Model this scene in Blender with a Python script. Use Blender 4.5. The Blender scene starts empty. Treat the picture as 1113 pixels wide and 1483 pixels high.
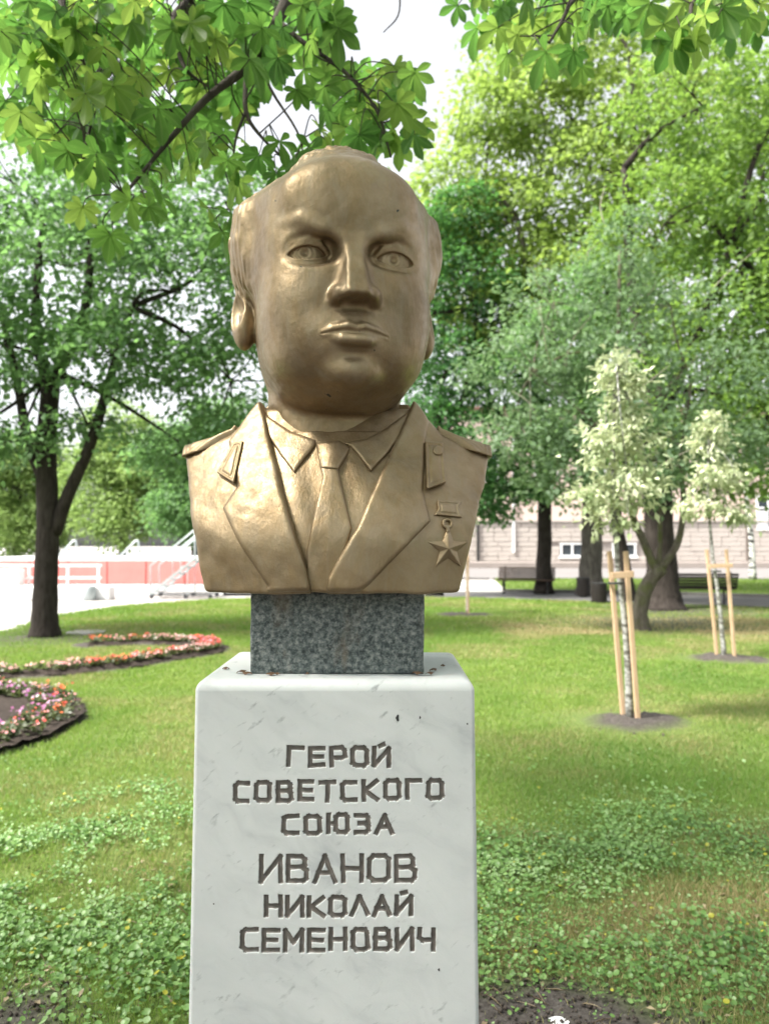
import bpy, math, random
import numpy as np

# ------------------------------------------------------------------ camera, sky, sun, exposure
scene = bpy.context.scene
COL = scene.collection
R = math.radians

cam_data = bpy.data.cameras.new('camera')
cam = bpy.data.objects.new('camera', cam_data)
COL.objects.link(cam)
cam.location = (0.0, 0.0, 1.55)
cam.rotation_euler = (R(92.5), 0.0, 0.0)
cam_data.sensor_fit = 'VERTICAL'
cam_data.sensor_height = 36.0
cam_data.lens = 36.0 * 1114.0 / 1483.0
cam_data.clip_start = 0.05
cam_data.clip_end = 3000.0
cam_data.dof.use_dof = True
cam_data.dof.focus_distance = 1.53
cam_data.dof.aperture_fstop = cam_data.lens / 6.5      # a 6.5 mm wide aperture
scene.camera = cam

SUN_AZ = R(-114.0)      # measured from +Y towards +X: to the left of the camera
SUN_EL = R(54.0)
world = bpy.data.worlds.new('World')
scene.world = world
world.use_nodes = True
wn = world.node_tree
wn.nodes.clear()
sky = wn.nodes.new('ShaderNodeTexSky')
sky.sky_type = 'NISHITA'
sky.sun_disc = False
sky.sun_elevation = SUN_EL
sky.sun_rotation = SUN_AZ
sky.air_density = 1.0
sky.dust_density = 4.0
sky.ozone_density = 1.0
hsv = wn.nodes.new('ShaderNodeHueSaturation')
hsv.inputs['Saturation'].default_value = 0.16          # thin white cloud over the blue
bg = wn.nodes.new('ShaderNodeBackground')
bg.inputs['Strength'].default_value = 0.15
wo = wn.nodes.new('ShaderNodeOutputWorld')
wn.links.new(sky.outputs[0], hsv.inputs['Color'])
wn.links.new(hsv.outputs[0], bg.inputs['Color'])
wn.links.new(bg.outputs[0], wo.inputs['Surface'])

sun_data = bpy.data.lights.new('sun', 'SUN')
sun_data.energy = 3.6
sun_data.angle = R(9.0)
sun_data.color = (1.0, 0.95, 0.86)
sun = bpy.data.objects.new('sun', sun_data)
COL.objects.link(sun)
sun.rotation_euler = (R(90.0) - SUN_EL, 0.0, -SUN_AZ + math.pi)   # light travels from the sun's side
sun.location = (-10, 12, 20)

scene.view_settings.view_transform = 'Standard'
scene.view_settings.look = 'None'
scene.view_settings.gamma = 1.0
scene.view_settings.exposure = 1.42
scene.view_settings.use_curve_mapping = False
scene.cycles.use_denoising = True
scene.cycles.max_bounces = 8
scene.cycles.transparent_max_bounces = 8
scene.cycles.sample_clamp_indirect = 6.0

rng = np.random.default_rng(7)
random.seed(7)

# ------------------------------------------------------------------ helpers
def tag(o, label=None, cat=None, group=None, kind=None):
    if label: o['label'] = label
    if cat: o['category'] = cat
    if group: o['group'] = group
    if kind: o['kind'] = kind
    return o

def link(name, me, mat=None, parent=None, loc=None):
    o = bpy.data.objects.new(name, me)
    COL.objects.link(o)
    if mat is not None and me is not None and len(me.materials) == 0:
        me.materials.append(mat)
    if parent is not None:
        o.parent = parent
    if loc is not None:
        o.location = loc
    return o

def empty(name, loc=(0, 0, 0), rz=0.0):
    o = bpy.data.objects.new(name, None)
    COL.objects.link(o)
    o.location = loc
    o.rotation_euler = (0, 0, rz)
    o.empty_display_size = 0.1
    return o

def copy_tree(o, parent=None):
    c = o.copy()
    COL.objects.link(c)
    c.parent = parent
    for ch in list(o.children):
        copy_tree(ch, c)
    return c

def mesh_np(name, V, F, smooth=True, attrs=None):
    """V (n,3); F (m,k) int array with k = 3 or 4, or a list of faces; attrs: {name: (n,) or (n,3) per-vertex}"""
    me = bpy.data.meshes.new(name)
    V = np.asarray(V, dtype=np.float32)
    if isinstance(F, list):
        me.from_pydata(V.tolist(), [], F)
    else:
        F = np.asarray(F, dtype=np.int32)
        m, k = F.shape
        me.vertices.add(len(V))
        me.vertices.foreach_set('co', V.ravel())
        me.loops.add(m * k)
        me.loops.foreach_set('vertex_index', F.ravel())
        me.polygons.add(m)
        me.polygons.foreach_set('loop_start', np.arange(0, m * k, k, dtype=np.int32))
        me.polygons.foreach_set('loop_total', np.full(m, k, dtype=np.int32))
        me.update(calc_edges=True)
    if smooth:
        me.polygons.foreach_set('use_smooth', np.ones(len(me.polygons), dtype=bool))
    if attrs:
        for an, a in attrs.items():
            a = np.asarray(a, dtype=np.float32)
            if a.ndim == 1:
                at = me.attributes.new(an, 'FLOAT', 'POINT')
                at.data.foreach_set('value', a)
            else:
                at = me.attributes.new(an, 'FLOAT_VECTOR', 'POINT')
                at.data.foreach_set('vector', a.ravel())
    me.update()
    return me

class MB:
    """collects shapes into one mesh"""
    def __init__(self):
        self.v = []; self.f = []; self.n = 0
    def add(self, V, F):
        self.v.extend([tuple(map(float, p)) for p in V])
        self.f.extend([tuple(int(i) + self.n for i in f) for f in F])
        self.n += len(V)
        return self
    def box(self, c, s, M=None, bev=0.0):
        x, y, z = (s[0] / 2, s[1] / 2, s[2] / 2)
        if bev <= 0:
            P = np.array([(i * x, j * y, k * z) for k in (-1, 1) for j in (-1, 1) for i in (-1, 1)], float)
            Fc = [(0, 2, 3, 1), (4, 5, 7, 6), (0, 1, 5, 4), (2, 6, 7, 3), (0, 4, 6, 2), (1, 3, 7, 5)]
        else:
            b = min(bev, x * .9, y * .9, z * .9)
            P = []
            idx = {}
            for k in (-1, 1):
                for j in (-1, 1):
                    for i in (-1, 1):
                        for ax in range(3):
                            q = [i * (x - b), j * (y - b), k * (z - b)]
                            q[ax] = (i * x, j * y, k * z)[ax]
                            idx[(i, j, k, ax)] = len(P)
                            P.append(q)
            P = np.array(P, float)
            Fc = []
            sg = (-1, 1)
            for s_ in sg:
                Fc.append([idx[(s_, j, k, 0)] for j, k in ((-1, -1), (1, -1), (1, 1), (-1, 1))])
                Fc.append([idx[(i, s_, k, 1)] for i, k in ((-1, -1), (1, -1), (1, 1), (-1, 1))])
                Fc.append([idx[(i, j, s_, 2)] for i, j in ((-1, -1), (1, -1), (1, 1), (-1, 1))])
            for a in sg:
                for b_ in sg:
                    Fc.append([idx[(-1, a, b_, 1)], idx[(1, a, b_, 1)], idx[(1, a, b_, 2)], idx[(-1, a, b_, 2)]])
                    Fc.append([idx[(a, -1, b_, 0)], idx[(a, 1, b_, 0)], idx[(a, 1, b_, 2)], idx[(a, -1, b_, 2)]])
                    Fc.append([idx[(a, b_, -1, 0)], idx[(a, b_, 1, 0)], idx[(a, b_, 1, 1)], idx[(a, b_, -1, 1)]])
            for k in sg:
                for j in sg:
                    for i in sg:
                        Fc.append([idx[(i, j, k, 0)], idx[(i, j, k, 1)], idx[(i, j, k, 2)]])
            out = []
            for fc in Fc:      # orient outwards
                p = P[fc]
                n = np.cross(p[1] - p[0], p[2] - p[0])
                out.append(fc if np.dot(n, p.mean(0)) > 0 else fc[::-1])
            Fc = out
        if M is not None:
            P = P @ np.asarray(M).T
        return self.add(P + np.asarray(c, float), Fc)
    def tube(self, pts, rad, n=8, cap=True, jit=0.0):
        pts = np.asarray(pts, float)
        rad = np.broadcast_to(np.asarray(rad, float), (len(pts),))
        V = []
        t = np.gradient(pts, axis=0)
        t /= np.linalg.norm(t, axis=1)[:, None] + 1e-12
        up = np.array([0, 0, 1.0]) if abs(t[0][2]) < 0.9 else np.array([1.0, 0, 0])
        for i in range(len(pts)):
            a = np.cross(up, t[i]); a /= np.linalg.norm(a) + 1e-12
            b = np.cross(t[i], a)
            up = np.cross(a, -t[i]) if False else b
            for k in range(n):
                an = 2 * math.pi * k / n
                rr = rad[i] * (1 + (jit * math.sin(3.1 * k + 1.7 * i) if jit else 0))
                V.append(pts[i] + rr * (a * math.cos(an) + b * math.sin(an)))
        Fc = []
        for i in range(len(pts) - 1):
            for k in range(n):
                k2 = (k + 1) % n
                Fc.append((i * n + k, i * n + k2, (i + 1) * n + k2, (i + 1) * n + k))
        if cap:
            Fc.append(tuple(range(n - 1, -1, -1)))
            Fc.append(tuple((len(pts) - 1) * n + k for k in range(n)))
        return self.add(V, Fc)
    def bar(self, p, q, w, h=None, up=(0, 0, 1)):
        p = np.asarray(p, float); q = np.asarray(q, float)
        h = w if h is None else h
        t = q - p; L = np.linalg.norm(t); t /= L
        a = np.cross(np.asarray(up, float), t)
        if np.linalg.norm(a) < 1e-6: a = np.cross((1.0, 0, 0), t)
        a /= np.linalg.norm(a); b = np.cross(t, a)
        return self.box((p + q) / 2, (w, h, L), np.stack([a, b, t], 1), bev=min(w, h) * .12)
    def mesh(self, name, smooth=False):
        me = bpy.data.meshes.new(name)
        me.from_pydata(self.v, [], self.f)
        if smooth:
            me.polygons.foreach_set('use_smooth', np.ones(len(me.polygons), dtype=bool))
        me.update()
        return me
    def build(self, name, mat, parent=None, smooth=False, loc=None):
        return link(name, self.mesh(name, smooth), mat, parent, loc)

def resample(pts, n):
    """smooth (Catmull-Rom) curve through pts sampled at n points"""
    P = np.asarray(pts, float)
    k = len(P)
    Q = np.vstack([2 * P[0] - P[1], P, 2 * P[-1] - P[-2]])
    ts = np.linspace(0, k - 1 - 1e-9, n)
    out = []
    for t in ts:
        i = int(t); f = t - i
        a, b, c, d = Q[i], Q[i + 1], Q[i + 2], Q[i + 3]
        out.append(0.5 * ((2 * b) + (c - a) * f + (2 * a - 5 * b + 4 * c - d) * f * f + (3 * b - a - 3 * c + d) * f ** 3))
    return np.array(out)

# ------------------------------------------------------------------ materials
class Mat:
    def __init__(self, name):
        self.m = bpy.data.materials.new(name)
        self.m.use_nodes = True
        self.t = self.m.node_tree
        self.t.nodes.clear()
        self.out = self.t.nodes.new('ShaderNodeOutputMaterial')
    def node(self, typ, **kw):
        n = self.t.nodes.new(typ)
        for k, v in kw.items():
            if k == 'ins':
                for i, val in v.items():
                    if isinstance(val, bpy.types.NodeSocket): self.t.links.new(val, n.inputs[i])
                    else: n.inputs[i].default_value = val
            else: setattr(n, k, v)
        return n
    def geo(self): return self.node('ShaderNodeNewGeometry').outputs['Position']
    def coord(self): return self.node('ShaderNodeTexCoord').outputs['Object']
    def noise(self, vec, scale, detail=4.0, rough=0.55, dist=0.0):
        return self.node('ShaderNodeTexNoise', ins={'Vector': vec, 'Scale': scale, 'Detail': detail, 'Roughness': rough, 'Distortion': dist}).outputs['Fac']
    def voro(self, vec, scale, feature='F1'):
        n = self.node('ShaderNodeTexVoronoi', feature=feature, ins={'Vector': vec, 'Scale': scale})
        return n
    def scale(self, vec, s):
        return self.node('ShaderNodeMapping', ins={'Vector': vec, 'Scale': s}).outputs[0]
    def ramp(self, fac, stops):
        n = self.node('ShaderNodeValToRGB', ins={'Fac': fac})
        e = n.color_ramp.elements
        while len(e) < len(stops): e.new(0.5)
        for i, (p, c) in enumerate(stops):
            e[i].position = p
            e[i].color = (*c, 1.0) if not isinstance(c, (int, float)) else (c, c, c, 1.0)
        return n.outputs['Color']
    def mix(self, fac, a, b, blend='MIX'):
        n = self.node('ShaderNodeMix', data_type='RGBA', blend_type=blend)
        for i, val in ((0, fac), (6, a), (7, b)):
            if isinstance(val, bpy.types.NodeSocket): self.t.links.new(val, n.inputs[i])
            elif i == 0: n.inputs[0].default_value = val
            else: n.inputs[i].default_value = (*val, 1.0) if len(val) == 3 else val
        return n.outputs[2]
    def math(self, op, a, b=0.0, clamp=False):
        n = self.node('ShaderNodeMath', operation=op, use_clamp=clamp)
        for i, val in ((0, a), (1, b)):
            if isinstance(val, bpy.types.NodeSocket): self.t.links.new(val, n.inputs[i])
            else: n.inputs[i].default_value = val
        return n.outputs[0]
    def attr(self, name, out='Fac'):
        return self.node('ShaderNodeAttribute', attribute_name=name).outputs[out]
    def bump(self, h, strength=0.3, dist=0.01):
        return self.node('ShaderNodeBump', ins={'Height': h, 'Strength': strength, 'Distance': dist}).outputs[0]
    def principled(self, col, rough=0.7, metal=0.0, normal=None, spec=0.5, **kw):
        n = self.node('ShaderNodeBsdfPrincipled')
        for k, val in (('Base Color', col), ('Roughness', rough), ('Metallic', metal), ('Specular IOR Level', spec), ('Normal', normal)):
            if val is None: continue
            if isinstance(val, bpy.types.NodeSocket): self.t.links.new(val, n.inputs[k])
            else: n.inputs[k].default_value = (*val, 1.0) if (isinstance(val, tuple) and len(val) == 3) else val
        for k, val in kw.items(): n.inputs[k].default_value = val
        return n.outputs[0]
    def done(self, shader):
        self.t.links.new(shader, self.out.inputs['Surface'])
        return self.m

def simple_mat(name, col, rough=0.6, var=0.25, scale=8.0, metal=0.0, bump=0.15, spec=0.4):
    """a painted / plain surface with uneven tone and fine relief"""
    M = Mat(name)
    c = M.coord()
    n = M.noise(c, scale, 6.0, 0.6)
    k = M.ramp(n, [(0.25, tuple(x * (1 - var) for x in col)), (0.75, tuple(min(1, x * (1 + var)) for x in col))])
    n2 = M.noise(c, scale * 6, 3.0, 0.6)
    return M.done(M.principled(k, rough, metal, M.bump(n2, bump, 0.01), spec))

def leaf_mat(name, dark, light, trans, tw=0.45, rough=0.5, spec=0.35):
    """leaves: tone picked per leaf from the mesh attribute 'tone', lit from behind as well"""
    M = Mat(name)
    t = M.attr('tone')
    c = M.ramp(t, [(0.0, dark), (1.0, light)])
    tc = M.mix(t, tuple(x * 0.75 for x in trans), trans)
    p = M.principled(c, rough, 0.0, None, spec)
    tr = M.node('ShaderNodeBsdfTranslucent', ins={'Color': tc}).outputs[0]
    mx = M.node('ShaderNodeMixShader', ins={0: tw, 1: p, 2: tr}).outputs[0]
    return M.done(mx)
# ------------------------------------------------------------------ ground, lawn, paths, plaza, building, stage
def in_poly(x, y, P):
    P = np.asarray(P, float)
    c = np.zeros(x.shape, bool)
    j = len(P) - 1
    for i in range(len(P)):
        m = ((P[i][1] > y) != (P[j][1] > y)) & (x < (P[j][0] - P[i][0]) * (y - P[i][1]) / (P[j][1] - P[i][1] + 1e-12) + P[i][0])
        c ^= m
        j = i
    return c
def vnoise(x, y, f, seed=0):
    """value noise 0..1 on the ground plane"""
    q = np.random.default_rng(seed)
    G = q.random((64, 64))
    X, Y = x * f + 100.0, y * f + 100.0
    i, j = np.floor(X).astype(int), np.floor(Y).astype(int)
    u, v = X - i, Y - j
    u, v = u * u * (3 - 2 * u), v * v * (3 - 2 * v)
    g = lambda a, b: G[a % 64, b % 64]
    return (g(i, j) * (1 - u) + g(i + 1, j) * u) * (1 - v) + (g(i, j + 1) * (1 - u) + g(i + 1, j + 1) * u) * v
def fnoise(x, y, f, seed=0):
    return (vnoise(x, y, f, seed) * .55 + vnoise(x, y, f * 2.1, seed + 1) * .28 + vnoise(x, y, f * 4.3, seed + 2) * .17)

LAWN = [(-14, -6), (16, -6), (16, 17.5), (9.6, 19.3), (6.2, 21.1), (2.7, 22.9), (-1.5, 23.6), (-5.1, 22.3), (-6.7, 20.2), (-7.33, 17.4), (-6.95, 14.1), (-8.2, 11.5), (-14, 9.5)]
FAR_LAWN = [(4.3, 27.0), (8.0, 26.2), (12.5, 24.0), (30, 17.5), (44, 30), (20, 35.3), (8.0, 36.2), (5.2, 36.4)]
BED_A = [(-2.85, 5.55), (-2.62, 6.25), (-2.64, 6.95), (-2.92, 7.6), (-3.45, 8.1), (-4.2, 8.4), (-5.6, 8.2), (-5.6, 4.8), (-3.4, 5.0)]
BED_B_LINE = [(-6.8, 8.6), (-4.45, 9.1), (-3.5, 9.75), (-2.9, 10.6), (-2.55, 11.35), (-2.85, 11.95), (-3.5, 12.15), (-4.55, 11.95)]

def bed_b_dist(x, y):
    L = resample([(a, b, 0) for a, b in BED_B_LINE], 48)[:, :2]
    d = np.full(x.shape, 9.0)
    for i in range(len(L) - 1):
        ex, ey = L[i + 1] - L[i]
        t = np.clip(((x - L[i][0]) * ex + (y - L[i][1]) * ey) / (ex * ex + ey * ey), 0, 1)
        d = np.minimum(d, np.hypot(x - L[i][0] - ex * t, y - L[i][1] - ey * t))
    return d
MULCH = [(2.17, 6.78, .42), (4.62, 10.5, .50), (1.80, 17.2, .55)]
def bare(x, y):
    """0 = full grass, 1 = bare soil"""
    w = (fnoise(x, y, 1.6, 5) - .5) * 1.3
    b = np.clip((2.73 + w * .7 - y) / .32, 0, 1)
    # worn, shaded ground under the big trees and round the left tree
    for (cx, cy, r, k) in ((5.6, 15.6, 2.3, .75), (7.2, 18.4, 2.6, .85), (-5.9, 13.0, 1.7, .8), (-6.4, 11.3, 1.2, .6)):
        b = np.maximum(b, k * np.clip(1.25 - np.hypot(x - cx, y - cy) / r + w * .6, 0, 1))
    for (cx, cy, r) in MULCH:
        b = np.maximum(b, np.clip((r - np.hypot((x - cx) / 1.25, y - cy)) / .16 + w * 1.6, 0, 1))
    b = np.maximum(b, np.clip((.30 - bed_b_dist(x, y)) / .08, 0, 1))
    b = np.maximum(b, in_poly(x, y, BED_A) * 1.0)
    return b

def sheet(name, P, z, mat, thick=0.0, kind='structure', step=None):
    P = [(float(a), float(b)) for a, b in P]
    n = len(P)
    V = [(a, b, z) for a, b in P]
    F = [tuple(range(n))]
    if thick:
        V += [(a, b, z - thick) for a, b in P]
        F += [(i, i + n, (i + 1) % n + n, (i + 1) % n) for i in range(n)]
    o = link(name, mesh_np(name, V, F, False), mat)
    if kind: o['kind'] = kind
    return o

def build_setting():
    # plaza / surrounding paving: one sheet to the horizon
    M = Mat('pale_paving'); c = M.geo()
    n = M.noise(c, 0.35, 6.0, 0.6); n2 = M.noise(c, 9.0, 5.0, 0.7)
    col = M.mix(0.4, M.ramp(n, [(0.3, (.34, .325, .315)), (0.7, (.46, .44, .425))]), M.ramp(n2, [(0.35, (.30, .29, .28)), (0.7, (.50, .48, .46))]))
    pav = M.done(M.principled(col, .85, 0, M.bump(n2, .2, .01), .3))
    sheet('ground', [(-600, -600), (600, -600), (600, 1200), (-600, 1200)], -.075, pav)
    # asphalt path with the benches, and the road before the building
    M = Mat('asphalt'); c = M.geo()
    n = M.noise(c, 1.3, 5.0, 0.6); n2 = M.noise(c, 60.0, 4.0, 0.7)
    col = M.mix(0.5, M.ramp(n, [(0.3, (.085, .083, .085)), (0.7, (.15, .145, .145))]), M.ramp(n2, [(0.35, (.07, .07, .07)), (0.7, (.17, .165, .16))]))
    asp = M.done(M.principled(col, .9, 0, M.bump(n2, .3, .006), .3))
    sheet('path', [(-1.4, 23.0), (2.7, 22.3), (6.2, 20.5), (9.6, 18.7), (20, 15.0), (30, 12), (31, 17.8), (12.5, 24.2), (8.0, 26.4), (4.3, 27.2), (-.6, 27.6)], -.071, asp)
    M = Mat('pale_asphalt'); c = M.geo()
    n = M.noise(c, 0.5, 6.0, 0.6); n2 = M.noise(c, 12.0, 4.0, 0.7)
    col = M.mix(0.5, M.ramp(n, [(0.3, (.17, .16, .158)), (0.7, (.24, .225, .22))]), M.ramp(n2, [(0.35, (.16, .15, .145)), (0.7, (.26, .245, .24))]))
    sheet('road', [(2.0, 37.0), (8.0, 36.7), (20, 35.8), (60, 27), (80, 50), (60, 55.8), (-2, 55.8)], -.070, M.done(M.principled(col, .9, 0, M.bump(n2, .2, .006), .3)))
    # lawn base: a fine grid tinted by how bare the ground is, cut along its edge
    M = Mat('lawn_soil'); c = M.geo()
    b = M.attr('bare')
    g1 = M.noise(c, 2.2, 6.0, 0.65); g2 = M.noise(c, 38.0, 6.0, 0.72)
    gr = M.mix(0.5, M.ramp(g1, [(0.3, (.075, .130, .030)), (0.55, (.115, .180, .042)), (0.75, (.18, .20, .065))]), M.ramp(g2, [(0.3, (.06, .085, .022)), (0.7, (.20, .24, .075))]))
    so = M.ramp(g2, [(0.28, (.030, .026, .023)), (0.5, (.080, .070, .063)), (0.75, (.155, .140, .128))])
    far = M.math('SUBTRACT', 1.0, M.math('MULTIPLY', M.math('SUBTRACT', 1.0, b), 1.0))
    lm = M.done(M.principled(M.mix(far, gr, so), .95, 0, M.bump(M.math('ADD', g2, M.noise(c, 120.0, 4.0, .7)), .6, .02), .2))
    xs = np.concatenate([np.linspace(-14, -5, 40)[:-1], np.linspace(-5, 6, 180)[:-1], np.linspace(6, 16, 50)])
    ys = np.concatenate([np.linspace(-6, 1.5, 10)[:-1], np.linspace(1.5, 5, 130)[:-1], np.linspace(5, 12, 110)[:-1], np.linspace(12, 24, 90)])
    gx, gy = np.meshgrid(xs, ys)
    ba = bare(gx, gy)
    gz = (fnoise(gx, gy, 3.1, 15) - .5) * .035 * np.clip((gy - 1.0) / 1.0, 0, 1) + (fnoise(gx, gy, 19.0, 25) - .5) * .028 * ba
    for (cx, cy, r) in MULCH:
        rr = np.hypot((gx - cx) / 1.25, gy - cy)
        gz += .045 * np.exp(-(rr / r) ** 2) + .09 * (fnoise(gx, gy, 8.0, 35) - .4) * np.clip((r - rr) / .15, 0, 1)
    gz += .05 * np.clip((.32 - bed_b_dist(gx, gy)) / .2, 0, 1)
    gz = np.maximum(gz, -.03)
    inside = in_poly(gx, gy, LAWN)
    idx = np.arange(gx.size).reshape(gx.shape)
    F = np.stack([idx[:-1, :-1], idx[:-1, 1:], idx[1:, 1:], idx[1:, :-1]], -1).reshape(-1, 4)
    F = F[inside.ravel()[F].all(1)]
    V = np.stack([gx.ravel(), gy.ravel(), gz.ravel()], 1)
    o = link('lawn', mesh_np('lawn', V, F, True, {'bare': ba.ravel()}), lm)
    o['kind'] = 'structure'
    sheet('lawn_bed', LAWN, -.036, lm, .05)
    sheet('far_lawn', FAR_LAWN, .0, lm, .09)
    # low kerbs along the path
    km = simple_mat('kerb_concrete', (.13, .125, .12), .9, .3, 3.0)
    def kerb(L, w=.12, z0=-.10, z1=.03, lab=''):
        for i in range(len(L) - 1):
            p, q = np.array([*L[i], 0.0]), np.array([*L[i + 1], 0.0])
            m = MB(); t = (q - p) / np.linalg.norm(q - p); nn = np.array([-t[1], t[0], 0])
            m.box(((p + q) / 2)[:2].tolist() + [(z0 + z1) / 2], (np.linalg.norm(q - p) - .01, w, z1 - z0), np.stack([t, nn, (0, 0, 1)], 1), .012)
            k = m.build('kerb', km); k['kind'] = 'structure'
    kerb([(-1.5, 23.72), (2.7, 23.02), (6.2, 21.22), (9.65, 19.42), (16.1, 17.62)])
    kerb([(4.2, 26.95), (8.0, 26.13), (12.5, 23.93), (30, 17.4)])
    kerb([(5.1, 36.5), (8.0, 36.3), (20, 35.4), (44, 30.1)])
    kerb([(-5, 37.6), (2.0, 37.2), (5.0, 36.62)])
    build_building()
    build_stage()
    # manhole cover by the left tree
    m = MB()
    a = np.linspace(0, 2 * math.pi, 25)[:-1]
    for r, z in ((.33, 0), (.33, .02), (.30, .026), (.28, .020), (0.02, .022)):
        m.v += [(r * math.cos(t), r * math.sin(t), z) for t in a]
    for k in range(4):
        m.f += [(k * 24 + i, k * 24 + (i + 1) % 24, (k + 1) * 24 + (i + 1) % 24, (k + 1) * 24 + i) for i in range(24)]
    m.f.append(tuple(96 + i for i in range(24)))
    o = m.build('manhole_cover', simple_mat('worn_concrete', (.36, .34, .33), .9), None, False, (-5.30, 13.75, .0))
    tag(o, 'round pale manhole cover in the grass behind the left tree', 'manhole cover')

def build_building():
    X0, X1, Y, Z0 = 4.0, 46.0, 60.0, .33
    b = empty('building', (X0, Y, 0))
    tag(b, 'pink plastered building with a grey stone base behind the right trees', 'building')
    pink = simple_mat('pink_plaster', (.60, .47, .42), .9, .08, .6)
    stone = simple_mat('base_stone', (.43, .39, .36), .9, .12, 1.4)
    joint = simple_mat('stone_joint', (.30, .27, .25), .95)
    white = simple_mat('white_frame', (.75, .76, .77), .6, .06)
    glass = Mat('window_glass')
    glass = glass.done(glass.principled((.03, .04, .05), .08, 0, None, .6))
    off = np.array([-X0, -Y, 0])
    def part(name, mb, mat, parent=b): return mb.build(name, mat, parent)
    part('wall', MB().box(((X1 - X0) / 2, 4.0, 7.7), (X1 - X0, 7.9, 8.6)), pink)
    part('base_core', MB().box(((X1 - X0) / 2, 4.02, 1.90), (X1 - X0 - .1, 7.86, 3.2)), joint)
    part('ledge', MB().box(((X1 - X0) / 2, 3.9, 3.45), (X1 - X0 + .16, 8.2, .14)), stone)
    rf = part('roof', MB().box(((X1 - X0) / 2, 4.0, 12.2), (X1 - X0 + .8, 8.8, .4), None, .05), simple_mat('roof_metal', (.2, .1, .08), .6))
    # terrace strip in front
    tr = part('terrace', MB().box(((X1 - X0) / 2, -2.05, .13), (X1 - X0, 4.0, .40), None, .03), simple_mat('terrace_concrete', (.27, .235, .215), .9, .15, .8))
    # stone blocks in eight courses, left open at the basement windows
    wins = [(14.6 + k * 4.05, 1.22) for k in range(2)]
    q = np.random.default_rng(21)
    protos = {}
    hh = .375
    for r_ in range(8):
        x = 0.02 - (.6 if r_ % 2 else 0)
        while x < 32.0:
            w = float(q.choice([.9, 1.2, 1.5]))
            xa, xb = max(x, .02), x + w
            zc = .34 + (r_ + .5) * hh
            hit = any(xb > wx - .95 - X0 and xa < wx + .95 - X0 and abs(zc - wz) < .62 for wx, wz in wins)
            x += w
            if hit or xb - xa < .25 or xb < 2.6: continue
            key = round(xb - xa, 2)
            if key not in protos:
                protos[key] = MB().box((0, 0, 0), (key - .03, .16, hh - .03), None, .025).mesh('stone_block')
                protos[key].materials.append(stone)
            o = link('stone_block', protos[key], None, b, ((xa + xb) / 2, .02 - float(q.uniform(0, .03)), zc))
    # basement windows
    for wx, wz in wins:
        w = part('window', MB().box((wx - X0, .06, wz), (1.70, .06, .80)), glass)
        fr = MB()
        for dx in (-.85, 0, .85): fr.box((wx - X0 + dx, -.02, wz), (.12, .16, .94))
        for dz in (-.47, .47): fr.box((wx - X0, -.021, wz + dz), (1.94, .17, .12))
        part('frame', fr, white, w)
        part('sill', MB().box((wx - X0, -.08, wz - .60), (2.1, .3, .12)), white, w)
    # tall windows of the upper floor and one low one at the right
    for wx, wz, hh_ in [(8 + 4.6 * k, 7.8, 2.4) for k in range(8)] + [(29.9, 4.1, 2.6)]:
        w = part('window', MB().box((wx - X0, -.03, wz), (1.70, .06, hh_)), glass)
        fr = MB()
        for dx in (-.85, 0, .85): fr.box((wx - X0 + dx, -.06, wz), (.13, .14, hh_ + .1))
        for dz in (-.5, .15, .5): fr.box((wx - X0, -.061, wz + dz * hh_), (1.86, .15, .13))
        part('frame', fr, white, w)
        if wz < 5: part('lower_panel', MB().box((wx - X0, -.10, wz - .2 * hh_), (1.6, .06, hh_ * .52)), white, w)
    for x, z0, z1, mt in ((10.05, 1.0, 11.8, white), (7.25, .33, 3.3, simple_mat('black_pipe', (.03, .03, .03), .5)), (28.2, .33, 11.8, simple_mat('brown_pipe', (.08, .06, .05), .6))):
        part('drainpipe', MB().tube([(x - X0, -.16, z) for z in np.linspace(z0, z1, 6)], .11, 10), mt)

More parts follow.
